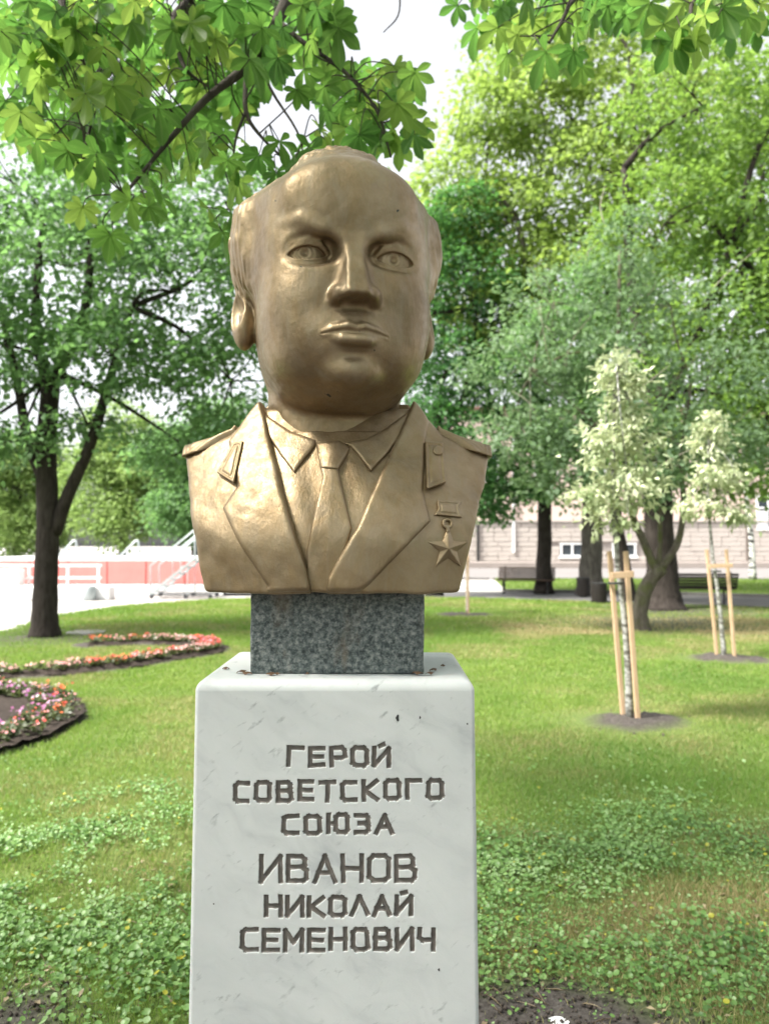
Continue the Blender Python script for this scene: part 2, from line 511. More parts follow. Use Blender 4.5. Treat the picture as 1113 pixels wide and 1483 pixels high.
def build_stage():
    s = empty('stage', (-9.0, 25.0, -.07))
    tag(s, 'low outdoor stage with red fascia panels beyond the left tree', 'stage')
    red = simple_mat('red_panel', (.72, .22, .20), .6, .10, 2.0)
    white = simple_mat('white_paint', (.78, .78, .78), .6, .06, 3.0)
    grey = simple_mat('galvanised', (.42, .46, .47), .45, .15, 5.0, .5)
    dark = simple_mat('dark_gap', (.05, .05, .055), .8)
    X0, X1 = -5.0, 4.9
    MB().box(((X0 + X1) / 2, 3.0, 1.16), (X1 - X0, 6.0, .10), None, .01).build('deck', white, s)
    MB().box(((X0 + X1) / 2, 3.05, .56), (X1 - X0 - .1, 5.8, 1.1)).build('core', dark, s)
    n = 7
    w = (X1 - 1.1 - X0) / n
    for k in range(n):
        MB().box((X0 + (k + .5) * w, 0.0, .76), (w - .03, .05, .74), None, .008).build('fascia_panel', red, s)
        MB().box((X0 + (k + .5) * w, -.01, .19), (w - .02, .05, .36), None, .008).build('skirt_panel', white, s)
    # open slatted end by the stairs
    for z in (.15, .37, .59, .81, 1.03):
        MB().box((X1 - .52, -.02, z), (1.0, .05, .12), None, .01).build('slat', white, s)
    # handrails along the back edge
    for x in (-1.55, .55, 2.45, 3.3):
        m = MB()
        m.tube([(x - .55, 1.0, 1.18), (x + .05, 1.0, 1.78), (x + .13, 1.0, 1.80), (x + .16, 1.0, 1.72), (x + .16, 1.0, 1.18)], .035, 8)
        m.tube([(x - .30, 1.0, 1.18), (x - .16, 1.0, 1.56)], .022, 6)
        m.build('handrail', grey, s, True)
    # white guard rail in front of it
    g = empty('guard_rail', (-11.0, 23.9, -.07))
    tag(g, 'white tubular guard rail in front of the red stage panels', 'railing')
    for x in (-2.6, -1.3, 0.0, 1.2, 2.15):
        MB().box((x, 0, .52), (.07, .07, 1.04), None, .01).build('post', white, g)
    for z in (.62, 1.00):
        MB().box((-.2, -.005, z), (4.9, .05, .07), None, .01).build('rail', white, g)
    bx = MB().box((0, 0, .20), (3.4, .5, .40), None, .03).build('white_barrier', white, None, False, (-9.9, 23.3, -.071))
    tag(bx, 'low white barrier on the paving behind the dark tree trunk', 'barrier')
    bx = MB().box((0, 0, .45), (2.6, .5, .90), None, .03).build('white_barrier', white, None, False, (-12.4, 23.6, -.071))
    tag(bx, 'tall white barrier panel at the left edge beside the guard rail', 'barrier')
    bn = MB().tube([(0, 0, 0), (0, 0, .02), (0, 0, .40), (0, 0, .42)], [.16, .18, .20, .18], 14).build('metal_drum', grey, None, True, (-8.75, 22.9, -.07))
    tag(bn, 'small grey drum on the paving in front of the stage', 'drum')
    # mobile stairs
    t = empty('mobile_stairs', (-7.15, 24.0, -.07))
    tag(t, 'grey metal stairs on castors leading up to the stage', 'stairs')
    N = 6
    for k in range(N):
        MB().box((.18 + k * .22, 0, .20 + k * .19), (.26, .9, .035), None, .006).build('tread', grey, t)
    for y in (-.46, .46):
        MB().bar((.0, y, .10), (1.42, y, 1.26), .05, .09).build('stringer', grey, t)
        m = MB()
        m.tube([(.02, y, .12), (.02, y, 1.00), (1.36, y, 2.10), (1.75, y, 2.10), (1.75, y, 1.2)], .028, 8)
        m.tube([(.70, y, .62), (.70, y, 1.55)], .022, 8)
        m.tube([(1.36, y, 1.2), (1.36, y, 2.08)], .022, 8)
        m.build('handrail', grey, t, True)
        MB().bar((0, y, .12), (1.9, y, .12), .04, .04).build('base_bar', dark, t)
        for x in (.06, 1.1, 1.85):
            MB().tube([(x, y - .03, .07), (x, y + .03, .07)], .065, 12).build('castor', dark, t)
        MB().bar((1.15, y, .12), (1.15, y, 1.02), .035, .035).build('support', grey, t)
# ------------------------------------------------------------------ the bust: signed distance fields meshed with surface nets
def smin(a, b, k):
    h = np.maximum(k - np.abs(a - b), 0.0) / k
    return np.minimum(a, b) - h * h * k * 0.25
def smax(a, b, k):
    return -smin(-a, -b, k)
def ell(x, y, z, c, r, n=2.0):
    X = np.abs(x - c[0]) / r[0]; Y = np.abs(y - c[1]) / r[1]; Z = np.abs(z - c[2]) / r[2]
    if n == 2.0:
        k0 = np.sqrt(X * X + Y * Y + Z * Z) + 1e-6
        k1 = np.sqrt((X / r[0]) ** 2 + (Y / r[1]) ** 2 + (Z / r[2]) ** 2) + 1e-6
        return k0 * (k0 - 1.0) / k1
    k0 = (X ** n + Y ** n + Z ** n + 1e-9) ** (1.0 / n)
    g = np.sqrt((X ** (n - 1) / r[0]) ** 2 + (Y ** (n - 1) / r[1]) ** 2 + (Z ** (n - 1) / r[2]) ** 2) * k0 ** (1 - n) + 1e-6
    return (k0 - 1.0) / g
def cap(x, y, z, a, b, ra, rb=None):
    rb = ra if rb is None else rb
    a = np.asarray(a, float); b = np.asarray(b, float); d = b - a
    t = np.clip(((x - a[0]) * d[0] + (y - a[1]) * d[1] + (z - a[2]) * d[2]) / (d @ d), 0, 1)
    q = np.sqrt((x - a[0] - t * d[0]) ** 2 + (y - a[1] - t * d[1]) ** 2 + (z - a[2] - t * d[2]) ** 2)
    return q - (ra + (rb - ra) * t)
def chain(x, y, z, pts, rad):
    d = None
    for i in range(len(pts) - 1):
        e = cap(x, y, z, pts[i], pts[i + 1], rad[i], rad[i + 1])
        d = e if d is None else np.minimum(d, e)
    return d
def sstep(a, b, t):
    t = np.clip((t - a) / (b - a), 0, 1)
    return t * t * (3 - 2 * t)
def poly2(x, z, pts):
    """signed distance to a polygon in the x-z plane, negative inside"""
    P = np.asarray(pts, float)
    d = np.full(x.shape, 1e9, dtype=np.float32)
    s = np.ones(x.shape, dtype=np.float32)
    j = len(P) - 1
    for i in range(len(P)):
        ex, ez = P[j] - P[i]
        wx = x - P[i][0]; wz = z - P[i][1]
        t = np.clip((wx * ex + wz * ez) / (ex * ex + ez * ez), 0, 1)
        bx = wx - ex * t; bz = wz - ez * t
        d = np.minimum(d, bx * bx + bz * bz)
        c1 = z >= P[i][1]; c2 = z < P[j][1]; c3 = ex * wz > ez * wx
        flip = (c1 & c2 & c3) | (~c1 & ~c2 & ~c3)
        s = np.where(flip, -s, s)
        j = i
    return s * np.sqrt(d)
def lump(x, y, z, f, seed=0):
    """cheap smooth noise from a sum of rotated sines, about -1..1"""
    q = np.random.default_rng(seed)
    o = np.zeros_like(x)
    for i in range(6):
        d = q.normal(size=3); d /= np.linalg.norm(d)
        w = f * q.uniform(0.7, 1.5)
        o += np.sin((x * d[0] + y * d[1] + z * d[2]) * w + q.uniform(0, 6.28) + 1.3 * np.sin((x * d[1] + y * d[2] + z * d[0]) * w * 0.6))
    return o / 4.0

def sdf_mesh(fn, lo, hi, h, slack=1.9):
    B = 8
    lo = np.asarray(lo, float); hi = np.asarray(hi, float)
    nb = np.ceil((hi - lo) / (h * B)).astype(int)
    n = nb * B
    g = np.stack(np.meshgrid(*[np.arange(k) for k in nb], indexing='ij'), -1).reshape(-1, 3)
    c = lo + (g * B + (B - 1) / 2.0) * h
    d = fn(*[c[:, i].astype(np.float32) for i in range(3)])
    D = np.repeat(np.repeat(np.repeat(np.where(d < 0, -1.0, 1.0).astype(np.float32).reshape(nb), B, 0), B, 1), B, 2)
    act = g[np.abs(d) < h * B * 0.87 * slack]
    o = np.stack(np.meshgrid(*[np.arange(B)] * 3, indexing='ij'), -1).reshape(-1, 3)
    for s in range(0, len(act), 3000):
        idx = (act[s:s + 3000, None, :] * B + o[None]).reshape(-1, 3)
        p = (lo + idx * h).astype(np.float32)
        D[idx[:, 0], idx[:, 1], idx[:, 2]] = fn(p[:, 0], p[:, 1], p[:, 2])
    S = (D < 0)
    cnt = np.zeros(tuple(n - 1), dtype=np.uint8)
    for i in (0, 1):
        for j in (0, 1):
            for k in (0, 1):
                cnt += S[i:n[0] - 1 + i, j:n[1] - 1 + j, k:n[2] - 1 + k]
    cells = np.argwhere((cnt > 0) & (cnt < 8))
    ids = np.full(tuple(n - 1), -1, dtype=np.int32)
    ids[cells[:, 0], cells[:, 1], cells[:, 2]] = np.arange(len(cells))
    acc = np.zeros((len(cells), 3)); w = np.zeros(len(cells))
    corners = [(i, j, k) for i in (0, 1) for j in (0, 1) for k in (0, 1)]
    val = {q: D[cells[:, 0] + q[0], cells[:, 1] + q[1], cells[:, 2] + q[2]] for q in corners}
    for q in corners:
        for ax in range(3):
            if q[ax]: continue
            q2 = list(q); q2[ax] = 1; q2 = tuple(q2)
            a, b = val[q], val[q2]
            m = (a < 0) != (b < 0)
            t = np.where(m, a / np.where(m, a - b, 1.0), 0)
            pos = np.broadcast_to(np.array(q, float), (len(cells), 3)).copy()
            pos[:, ax] += t
            acc[m] += pos[m]; w[m] += 1
    V = lo + (cells + acc / w[:, None]) * h
    quads = []
    for ax in range(3):
        sl0 = [slice(1, -1)] * 3; sl1 = [slice(1, -1)] * 3
        sl0[ax] = slice(0, n[ax] - 1); sl1[ax] = slice(1, n[ax])
        A = S[tuple(sl0)]; Bq = S[tuple(sl1)]
        e = np.argwhere(A != Bq)
        off = np.ones(3, int); off[ax] = 0
        g0 = e + off
        inside_first = A[e[:, 0], e[:, 1], e[:, 2]]
        u, v = [(1, 2), (2, 0), (0, 1)][ax]
        def cid(du, dv):
            q = g0.copy(); q[:, u] += du; q[:, v] += dv
            return ids[q[:, 0], q[:, 1], q[:, 2]]
        Q = np.stack([cid(-1, -1), cid(0, -1), cid(0, 0), cid(-1, 0)], 1)
        Q[~inside_first] = Q[~inside_first][:, ::-1]
        quads.append(Q)
    Q = np.concatenate(quads)
    return V, Q[(Q >= 0).all(1)]

def head_sdf(x, y, z):
    ax = np.abs(x)
    # skull, face, jaw
    gx = x * (1 + 6.8 * np.clip(z - .17, 0, 1) ** 1.2)                             # the skull narrows towards the crown
    d = ell(gx, y, z, (0, .03, .106), (.222, .236, .200), 2.12)
    d = smin(d, ell(x, y, z, (0, -.028, -.036), (.185, .182, .208), 2.9), .04)
    d = smin(d, ell(x, y, z, (0, -.015, -.146), (.165, .180, .108), 3.0), .035)
    d = smin(d, ell(ax, y, z, (.088, -.118, -.080), (.070, .074, .085)), .05)      # cheeks
    d = smin(d, ell(ax, y, z, (.072, -.116, -.164), (.072, .084, .072)), .045)      # jowls
    d = smin(d, ell(x, y, z, (0, -.165, .150), (.125, .040, .065)), .06)           # forehead
    # under the chin, then the neck set back behind it
    d = smin(d, ell(x, y, z, (0, -.040, -.224), (.136, .130, .066), 2.2), .016)
    nk = np.sqrt((x / 1.0) ** 2 + ((y - .052) / .84) ** 2) - (.153 + .06 * np.clip(-z - .30, 0, 1))
    nk = smax(nk, z + .05, .05)
    d = smin(d, nk, .014)
    # muzzle and chin
    d = smin(d, ell(x, y, z, (0, -.150, -.150), (.084, .079, .062)), .045)
    d = smin(d, ell(x, y, z, (0, -.166, -.219), (.066, .056, .038)), .020)
    # eye sockets
    d = smax(d, -ell(ax, y, z, (.086, -.240, .022), (.060, .100, .034)), .018)
    d = smax(d, -ell(ax, y, z, (.048, -.224, .034), (.019, .044, .030)), .020)
    # temples slightly hollow
    d = smax(d, -ell(ax, y, z, (.268, -.100, .105), (.070, .060, .080)), .05)
    # brow ridges
    br = chain(ax, y, z, [(.024, -.199, .047), (.058, -.203, .062), (.102, -.189, .083), (.134, -.160, .082)], [.006, .0085, .0075, .002])
    d = smin(d, br, .020)
    # eyeballs and lids
    ex, ey, ez, er = .091, -.136, .018, .0500
    ball = np.sqrt((ax - ex) ** 2 + (y - ey) ** 2 + (z - ez) ** 2)
    eye = ball - er
    qx, qz = ax - ex, z - ez + .10 * (ax - ex)
    lens = np.maximum(np.sqrt(qx ** 2 + (qz - .0155 + .066) ** 2) - .066, np.sqrt(qx ** 2 + (qz + .0130 - .076) ** 2) - .076)
    iris = np.sqrt((x - np.sign(x) * ex + .004) ** 2 + (z - ez - .002) ** 2)
    eye = eye + .0015 * np.exp(-((iris - .0165) / .0028) ** 2) + .0085 * np.exp(-(iris / .0085) ** 2)
    lid = ball - (er + .0066)
    lid = smax(lid, -lens, .003)
    lid = smax(lid, y + .118, .01)
    up = chain(ax, y, z, [(.044, -.168, .020), (.064, -.184, .040), (.090, -.187, .046), (.118, -.176, .038), (.140, -.152, .014)], [.003, .0045, .0050, .0045, .003])
    lid = smin(lid, up, .010)
    bag = chain(ax, y, z, [(.058, -.174, -.006), (.088, -.181, -.015), (.120, -.166, -.007)], [.003, .0045, .003])
    d = smin(d, lid, .009)
    d = smin(d, bag, .014)
    d = np.minimum(d, eye)
    # nose: flat ridge, sloping sides, flat base
    t = np.clip((.062 - z) / .150, 0, 1)
    yf = -.198 - .077 * t ** 1.02
    hw = .0140 + .0080 * t
    sl = .24 + .22 * t
    side = (ax - hw - sl * (y - yf)) / np.sqrt(1 + sl ** 2)
    nose = smax((yf - y) * .9, side, .006)
    base = -(z + .0865 + .12 * (y + .240))
    nose = smax(nose, base, .012)
    nose = smax(nose, (z - .085) * .7, .02)
    nose = smax(nose, y + .13, .02)
    d = smin(d, nose, .016)
    d = smin(d, ell(ax, y, z, (.034, -.221, -.074), (.0165, .031, .0175)), .014)
    d = smax(d, -ell(ax, y, z, (.0215, -.240, -.094), (.0110, .018, .009)), .006)
    # nasolabial fold and philtrum
    d = smax(d, -cap(x, y, z, (0, -.246, -.110), (0, -.243, -.132), .0085, .0080), .010)
    # lips
    ul = chain(ax, y, z, [(0, -.2335, -.1425), (.016, -.2350, -.1385), (.044, -.2255, -.1435), (.062, -.2190, -.1515)], [.0075, .0085, .0060, .002])
    d = smin(d, ul, .011)
    ll = chain(ax, y, z, [(0, -.2325, -.1655), (.024, -.2290, -.1640), (.047, -.2190, -.1585)], [.0138, .0120, .004])
    d = smin(d, ll, .009)
    line = chain(ax, y, z, [(0, -.2420, -.1510), (.018, -.2420, -.1475), (.045, -.2310, -.1500), (.066, -.2215, -.1530)], [.0026, .0026, .0020, .0008])
    d = smax(d, -line, .004)
    d = smax(d, -ell(x, y, z, (0, -.252, -.1895), (.046, .036, .0125)), .014)
    # ears
    wob = x * 0
    ey0 = y - .045 - .25 * (z + .06)
    ear = ell(ax, ey0, z, (.208, 0, -.058), (.030, .044, .074))
    ear = smax(ear, -ell(ax, ey0, z, (.236, -.026, -.044), (.030, .030, .048)), .005)
    ear = smin(ear, cap(ax, ey0, z, (.211, -.026, -.060), (.211, -.022, -.085), .010), .012)
    d = smin(d, ear, .012)
    # hair: sides and back stand proud of the skin, thin tuft over the crown
    hv = ell(gx, y, z, (0, .048, .106), (.241, .240, .209), 2.3)
    edge = (-.062 + .30 * np.clip(z - .150, 0, 1) - .75 * np.clip(.005 - z, 0, 1))   # front edge of the side hair
    side_r = edge - y
    side_r = smax(side_r, -(z + .035 - .9 * np.clip(y - .08, 0, .3) * -1.0), .03)
    top_r = smax(.255 - z, ax - .120, .03)
    top_r = smax(top_r, -.125 - y, .02)
    reg = smin(side_r, top_r, .03)
    st = lump(x * 1.0, y * 1.0, z * .35, 250.0, 5) * .0040 + lump(x, y, z, 60.0, 6) * .0014
    hv = hv + st
    hv = smin(hv, ell(x, y, z, (.0, .00, .258), (.112, .108, .058)) + st, .02)
    hair = smax(hv, reg, .040)
    d = smin(d, hair, .020)
    d = d + lump(x, y, z, 80.0, 2) * .0007 + lump(x, y, z, 230.0, 7) * .0002
    return d

# torso frame: origin under the middle of the bust, x to the right, y to the back, z up
def torso_front(x, z):
    return -.200 + .90 * x * x + .165 * sstep(.08, .46, z)
def torso_base(x, y, z):
    ax = np.abs(x)
    d = (torso_front(x, z) - y) * .88
    d = smax(d, y - .150 + .25 * np.clip(.12 - z, 0, 1), .06)
    d = smax(d, (ax - (.256 + .278 * np.clip(z, -.05, .45))) * .97 + .002 * lump(y, y, z, 22.0, 9), .010)
    zt = .309 + .26 * (.342 - ax) + .85 * np.clip(.232 - ax, 0, 1) - 1.0 * (y - .08) ** 2 * sstep(.22, .30, ax)
    d = smax(d, (z - np.minimum(zt, .418)) * .8, .012)
    d = smax(d, -z + .004 * lump(x, y, z, 30.0, 11), .007)
    return d

V_OPEN = [(-.178, .47), (-.164, .402), (-.100, .203), (-.046, .048), (-.030, -.03), (-.011, -.03), (-.006, .031), (.051, .129), (.166, .407), (.180, .47)]
POLY = {
 'lapel_l': [(-.172, .43), (-.164, .402), (-.100, .203), (-.046, .048), (-.030, -.02), (-.140, -.02), (-.123, .014), (-.173, .083), (-.226, .171), (-.198, .217), (-.233, .320), (-.213, .352)],
 'lapel_r': [(.172, .44), (.166, .407), (.051, .129), (-.006, .031), (-.014, -.02), (.040, -.02), (.072, .015), (.198, .143), (.185, .205), (.192, .318), (.203, .366)],
 'tie': [(-.036, .290), (-.028, .256), (-.021, .235), (-.034, .162), (-.047, .083), (-.050, -.03), (.0, -.03), (.029, .081), (.041, .129), (.023, .198), (.010, .250), (.013, .268), (.025, .290)],
 'knot': [(-.043, .312), (-.027, .252), (.010, .250), (.036, .300), (.010, .316)],
 'wing_l': [(-.140, .371), (-.097, .342), (-.040, .318), (-.042, .304), (-.081, .244), (-.116, .285), (-.165, .355), (-.160, .385)],
 'wing_r': [(.157, .390), (.110, .349), (.066, .322), (.019, .311), (.036, .299), (.077, .247), (.110, .285), (.172, .375), (.172, .400)],
 'tab_l': [(-.220, .315), (-.196, .317), (-.204, .222), (-.247, .247)],
 'tab_r': [(.191, .316), (.231, .316), (.233, .225), (.191, .208)],
 'ribbon': [(.211, .187), (.265, .185), (.257, .172), (.264, .151), (.206, .156), (.214, .169)],
}
def under(d, b, t):
    return smax(d, -(b + t), .003)
def jacket_sdf(x, y, z):
    b = torso_base(x, y, z)
    r = np.maximum(poly2(x, z, V_OPEN), -(b + .016))
    r = np.maximum(r, y - .05)
    d = smax(b, -r, .005)
    # soft folds on the chest and a dragged, uneven cast skin
    d = d + .0014 * np.sin((x * 26 + z * 34) + 2.0 * np.sin(z * 19 + x * 8)) * sstep(.16, .27, np.abs(x)) * sstep(.30, .2, z)
    d = d + lump(x, y, z, 70.0, 3) * .0010 + lump(x, y, z, 210.0, 4) * .00045
    return d
def layer_sdf(key, off, k=.006, inner=.02, bow=0.0):
    P = POLY[key]
    cx = sum(p[0] for p in P) / len(P)
    def fn(x, y, z):
        b = torso_base(x, y, z)
        q = poly2(x, z, P) + lump(x, z, y, 60.0, 21) * .0012
        d = smax(b - off + lump(x, y, z, 90.0, 13) * .0010, q, k)
        d = np.maximum(d, y - .04)
        d = smax(d, .002 - z + .003 * lump(x, y, z, 40.0, 14), .012)
        return under(d, b, inner)
    return fn
def shirt_sdf(x, y, z):
    b = torso_base(x, y, z)
    d = np.maximum(b + .0125 + lump(x, y, z, 60.0, 17) * .0012 + .0012 * np.sin(x * 90 + z * 25), poly2(x, z, V_OPEN) - .004)
    d = np.maximum(d, y - .04)
    return under(np.maximum(d, z - .34), b, .035)
def tie_sdf(x, y, z):
    b = torso_base(x, y, z)
    q = poly2(x, z, POLY['tie'])
    d = smax(b + .002 + .05 * np.abs(x + .004) + lump(x, y, z, 80.0, 18) * .0010, q, .006)
    return under(d, b, .03)
def knot_sdf(x, y, z):
    b = torso_base(x, y, z)
    q = poly2(x, z, POLY['knot'])
    d = smax(b - .002 + 9.0 * (x + .004) ** 2, q, .008)
    return under(d, b, .03)
def board_sdf(s):
    def fn(x, y, z):
        X = x * s
        b = torso_base(x, y, z)
        w = np.abs(y - .062) - .092 + .10 * np.clip(.34 - X, 0, .2)
        q = np.maximum(np.maximum(.222 - X, X - .343), np.maximum(w, .289 + .26 * (.342 - X) - z))
        rim = np.minimum(np.abs(w + .012), np.abs(X - .330))
        d = smax(b - .012 + .0022 * np.exp(-((rim - .004) / .0030) ** 2), q, .006)
        return under(d, b, .012)
    return fn
def tab_sdf(key):
    P = POLY[key]
    def fn(x, y, z):
        b = torso_base(x, y, z)
        q = poly2(x, z, P)
        d = smax(b - .0145 + .003 * np.exp(-((q + .0075) / .0026) ** 2), q, .005)
        return under(d, b, .004)
    return fn
def disc_sdf(c, r, off, hole=0.0):
    def fn(x, y, z):
        b = torso_base(x, y, z)
        q = np.sqrt((x - c[0]) ** 2 + (z - c[1]) ** 2)
        t = q - r
        d = smax(b - off, t, .006)
        if hole: d = smax(d, hole - q, .003)
        return under(d, b, .002)
    return fn
def ribbon_sdf(x, y, z):
    b = torso_base(x, y, z)
    q = poly2(x, z, POLY['ribbon'])
    d = smax(b - .006 + .0022 * np.exp(-((q + .006) / .0022) ** 2), q, .004)
    return under(d, b, .002)
STAR = (.233, .088, .046)
def star_sdf(x, y, z):
    b = torso_base(x, y, z)
    qx, qz = x - STAR[0], z - STAR[1]
    a = np.arctan2(qx, qz)
    rr = np.sqrt(qx * qx + qz * qz)
    sec = 2 * math.pi / 5
    a = np.abs((a + sec / 2) % sec - sec / 2)
    px, py = rr * np.cos(a), rr * np.sin(a)
    Ro, Ri = STAR[2], STAR[2] * .42
    A = np.array([Ro, 0.0]); Bp = np.array([Ri * math.cos(sec / 2), Ri * math.sin(sec / 2)])
    e = Bp - A
    nrm = np.array([-e[1], e[0]]); nrm /= np.linalg.norm(nrm)
    if nrm @ A < 0: nrm = -nrm
    edge = (px - A[0]) * nrm[0] + (py - A[1]) * nrm[1]      # negative inside
    d = smax(b + .62 * np.maximum(edge, -.016) - .001, edge, .002)
    return under(d, b, .003)
def loop_sdf(x, y, z):
    b = torso_base(x, y, z)
    d = np.minimum(np.abs(np.sqrt((x - .233) ** 2 + (z - .139) ** 2) - .0085) - .0035, np.maximum(np.abs(x - .233) - .004, np.abs(z - .128) - .008))
    return under(smax(b - .0045, d, .004), b, .002)

def gold_mat():
    M = Mat('gold_paint')
    c = M.coord()
    n1 = M.noise(c, 7.0, 6.0, 0.6)
    n2 = M.noise(c, 46.0, 5.0, 0.65)
    sm = M.noise(M.scale(c, (1.0, 1.0, .35)), 26.0, 6.0, 0.68, 1.0)
    base = M.ramp(n1, [(0.30, (.170, .116, .060)), (0.5, (.262, .187, .103)), (0.72, (.360, .272, .168))])
    base = M.mix(M.math('MULTIPLY', M.ramp(sm, [(0.40, 0.0), (0.66, 1.0)]), 0.30), base, (.30, .265, .21))
    # chipped spots where the dark metal shows
    ch = M.noise(c, 30.0, 3.0, 0.5, 0.6)
    m = M.noise(c, 6.0, 2.0, 0.5)
    chip = M.math('MULTIPLY', M.ramp(ch, [(0.72, 0.0), (0.735, 1.0)]), M.ramp(m, [(0.52, 0.0), (0.57, 1.0)]))
    base = M.mix(chip, base, (.06, .065, .06))
    rough = M.ramp(n2, [(0.3, .32), (0.7, .58)])
    hgt = M.math('ADD', M.math('MULTIPLY', n2, 0.6), M.math('MULTIPLY', M.noise(M.scale(c, (1, 1, .4)), 150.0, 4.0, 0.6), 0.4))
    return M.done(M.principled(base, rough, 0.68, M.bump(hgt, 0.32, 0.006), 0.5))

def build_bust():
    gm = gold_mat()
    b = empty('bust', (-.105, 1.70, 1.456))
    tag(b, 'gold-painted bust of a man in jacket and tie on a granite block', 'bust')
    def part(name, fn, lo, hi, h, parent=b):
        V, Q = sdf_mesh(fn, lo, hi, h)
        return link(name, mesh_np(name, V, Q), gm, parent)
    hd = part('head', head_sdf, (-.29, -.31, -.40), (.29, .32, .37), HEAD_H)
    hd.location = (.001, .020, .662)
    hd.rotation_euler = (0, 0, R(12))
    T = TORSO_H
    part('jacket', jacket_sdf, (-.40, -.24, -.03), (.40, .19, .45), T)
    part('lapel', layer_sdf('lapel_l', .0078, .010), (-.27, -.25, -.03), (-.01, .06, .45), T * .8)
    part('lapel', layer_sdf('lapel_r', .0078, .010), (-.04, -.25, -.03), (.24, .06, .45), T * .8)
    part('shirt', shirt_sdf, (-.20, -.24, -.05), (.20, .08, .38), T)
    part('collar_wing', layer_sdf('wing_l', -.004, .008, .03), (-.19, -.20, .22), (-.02, .06, .41), T * .7)
    part('collar_wing', layer_sdf('wing_r', -.004, .008, .03), (.0, -.20, .22), (.20, .06, .42), T * .7)
    tie = part('tie', tie_sdf, (-.07, -.24, -.05), (.06, .0, .31), T * .7)
    part('knot', knot_sdf, (-.07, -.22, .23), (.06, .0, .33), T * .6, tie)
    for s in (-1, 1):
        part('shoulder_board', board_sdf(s), (-.40, -.08, .24) if s < 0 else (.20, -.08, .24), (-.20, .19, .40) if s < 0 else (.40, .19, .40), T * .8)
    part('collar_tab', tab_sdf('tab_l'), (-.27, -.20, .20), (-.17, .06, .34), T * .7)
    tr = part('collar_tab', tab_sdf('tab_r'), (.17, -.20, .19), (.26, .06, .34), T * .7)
    part('emblem', disc_sdf((.218, .296), .012, .0185), (.19, -.16, .27), (.25, .06, .33), T * .6, tr)
    md = part('medal', ribbon_sdf, (.19, -.20, .13), (.28, .0, .21), T * .5)
    part('ring', loop_sdf, (.20, -.20, .10), (.26, .0, .17), T * .5, md)
    part('star', star_sdf, (.17, -.22, .03), (.29, .0, .15), T * .5, md)
    return b
# ------------------------------------------------------------------ pedestal with carved inscription, granite block
GL = {  # strokes on a box 1 high; O-like letters have cut corners
 'Г': (.62, [[(0, 0), (0, 1), (.62, 1)]]),
 'Е': (.62, [[(.62, 0), (0, 0), (0, 1), (.62, 1)], [(0, .52), (.54, .52)]]),
 'Р': (.62, [[(0, 0), (0, 1), (.48, 1), (.62, .88), (.62, .56), (.48, .44), (0, .44)]]),
 'О': (.66, [[(.13, 0), (.53, 0), (.66, .14), (.66, .86), (.53, 1), (.13, 1), (0, .86), (0, .14), (.13, 0)]]),
 'Й': (.66, [[(0, 1), (0, 0), (.66, 1), (.66, 0)], [(.26, 1.17), (.42, 1.20)]]),
 'И': (.68, [[(0, 1), (0, 0), (.68, 1), (.68, 0)]]),
 'С': (.62, [[(.62, 0), (.13, 0), (0, .14), (0, .86), (.13, 1), (.62, 1)]]),
 'В': (.64, [[(0, 0), (0, 1), (.48, 1), (.58, .88), (.58, .64), (.48, .54), (0, .54)], [(.48, .54), (.64, .40), (.64, .12), (.52, 0), (0, 0)]]),
 'Т': (.66, [[(0, 1), (.66, 1)], [(.33, 1), (.33, 0)]]),
 'К': (.66, [[(0, 0), (0, 1)], [(.62, 1), (.08, .50), (.66, 0)]]),
 'Ю': (.90, [[(0, 0), (0, 1)], [(0, .5), (.34, .5)], [(.46, 0), (.78, 0), (.90, .14), (.90, .86), (.78, 1), (.46, 1), (.34, .86), (.34, .14), (.46, 0)]]),
 'З': (.58, [[(0, 1), (.46, 1), (.56, .88), (.56, .64), (.44, .52), (.18, .52)], [(.44, .52), (.58, .40), (.58, .12), (.46, 0), (0, 0)]]),
 'А': (.72, [[(0, 0), (.36, 1), (.72, 0)], [(.13, .34), (.59, .34)]]),
 'Л': (.70, [[(0, 0), (.35, 1), (.70, 0)]]),
 'Н': (.66, [[(0, 0), (0, 1)], [(.66, 0), (.66, 1)], [(0, .5), (.66, .5)]]),
 'М': (.74, [[(0, 0), (0, 1), (.37, .42), (.74, 1), (.74, 0)]]),
 'Ч': (.60, [[(0, 1), (0, .58), (.12, .46), (.60, .46)], [(.60, 1), (.60, 0)]]),
}
PED_TOP, PED_X, PED_Y, PED_W, PED_D = 1.290, -.096, 1.705, .540, .410
# rows: text, left and right edge, base and height of the letters on the stone face (metres from its middle / from the ground)
ROWS = [('ГЕРОЙ', -.091, .108, 1.123, .041, 0.0),
        ('СОВЕТСКОГО', -.193, .209, 1.058, .042, .9),
        ('СОЮЗА', -.099, .114, .996, .040, .3),
        ('ИВАНОВ', -.142, .156, .906, .054, .0),
        ('НИКОЛАЙ', -.132, .149, .843, .041, .3),
        ('СЕМЕНОВИЧ', -.175, .190, .778, .045, .5)]

def ped_xy(x, y, z):
    k = 1.0 + .030 * (PED_TOP - z)
    return PED_X + x * k, PED_Y + y * k

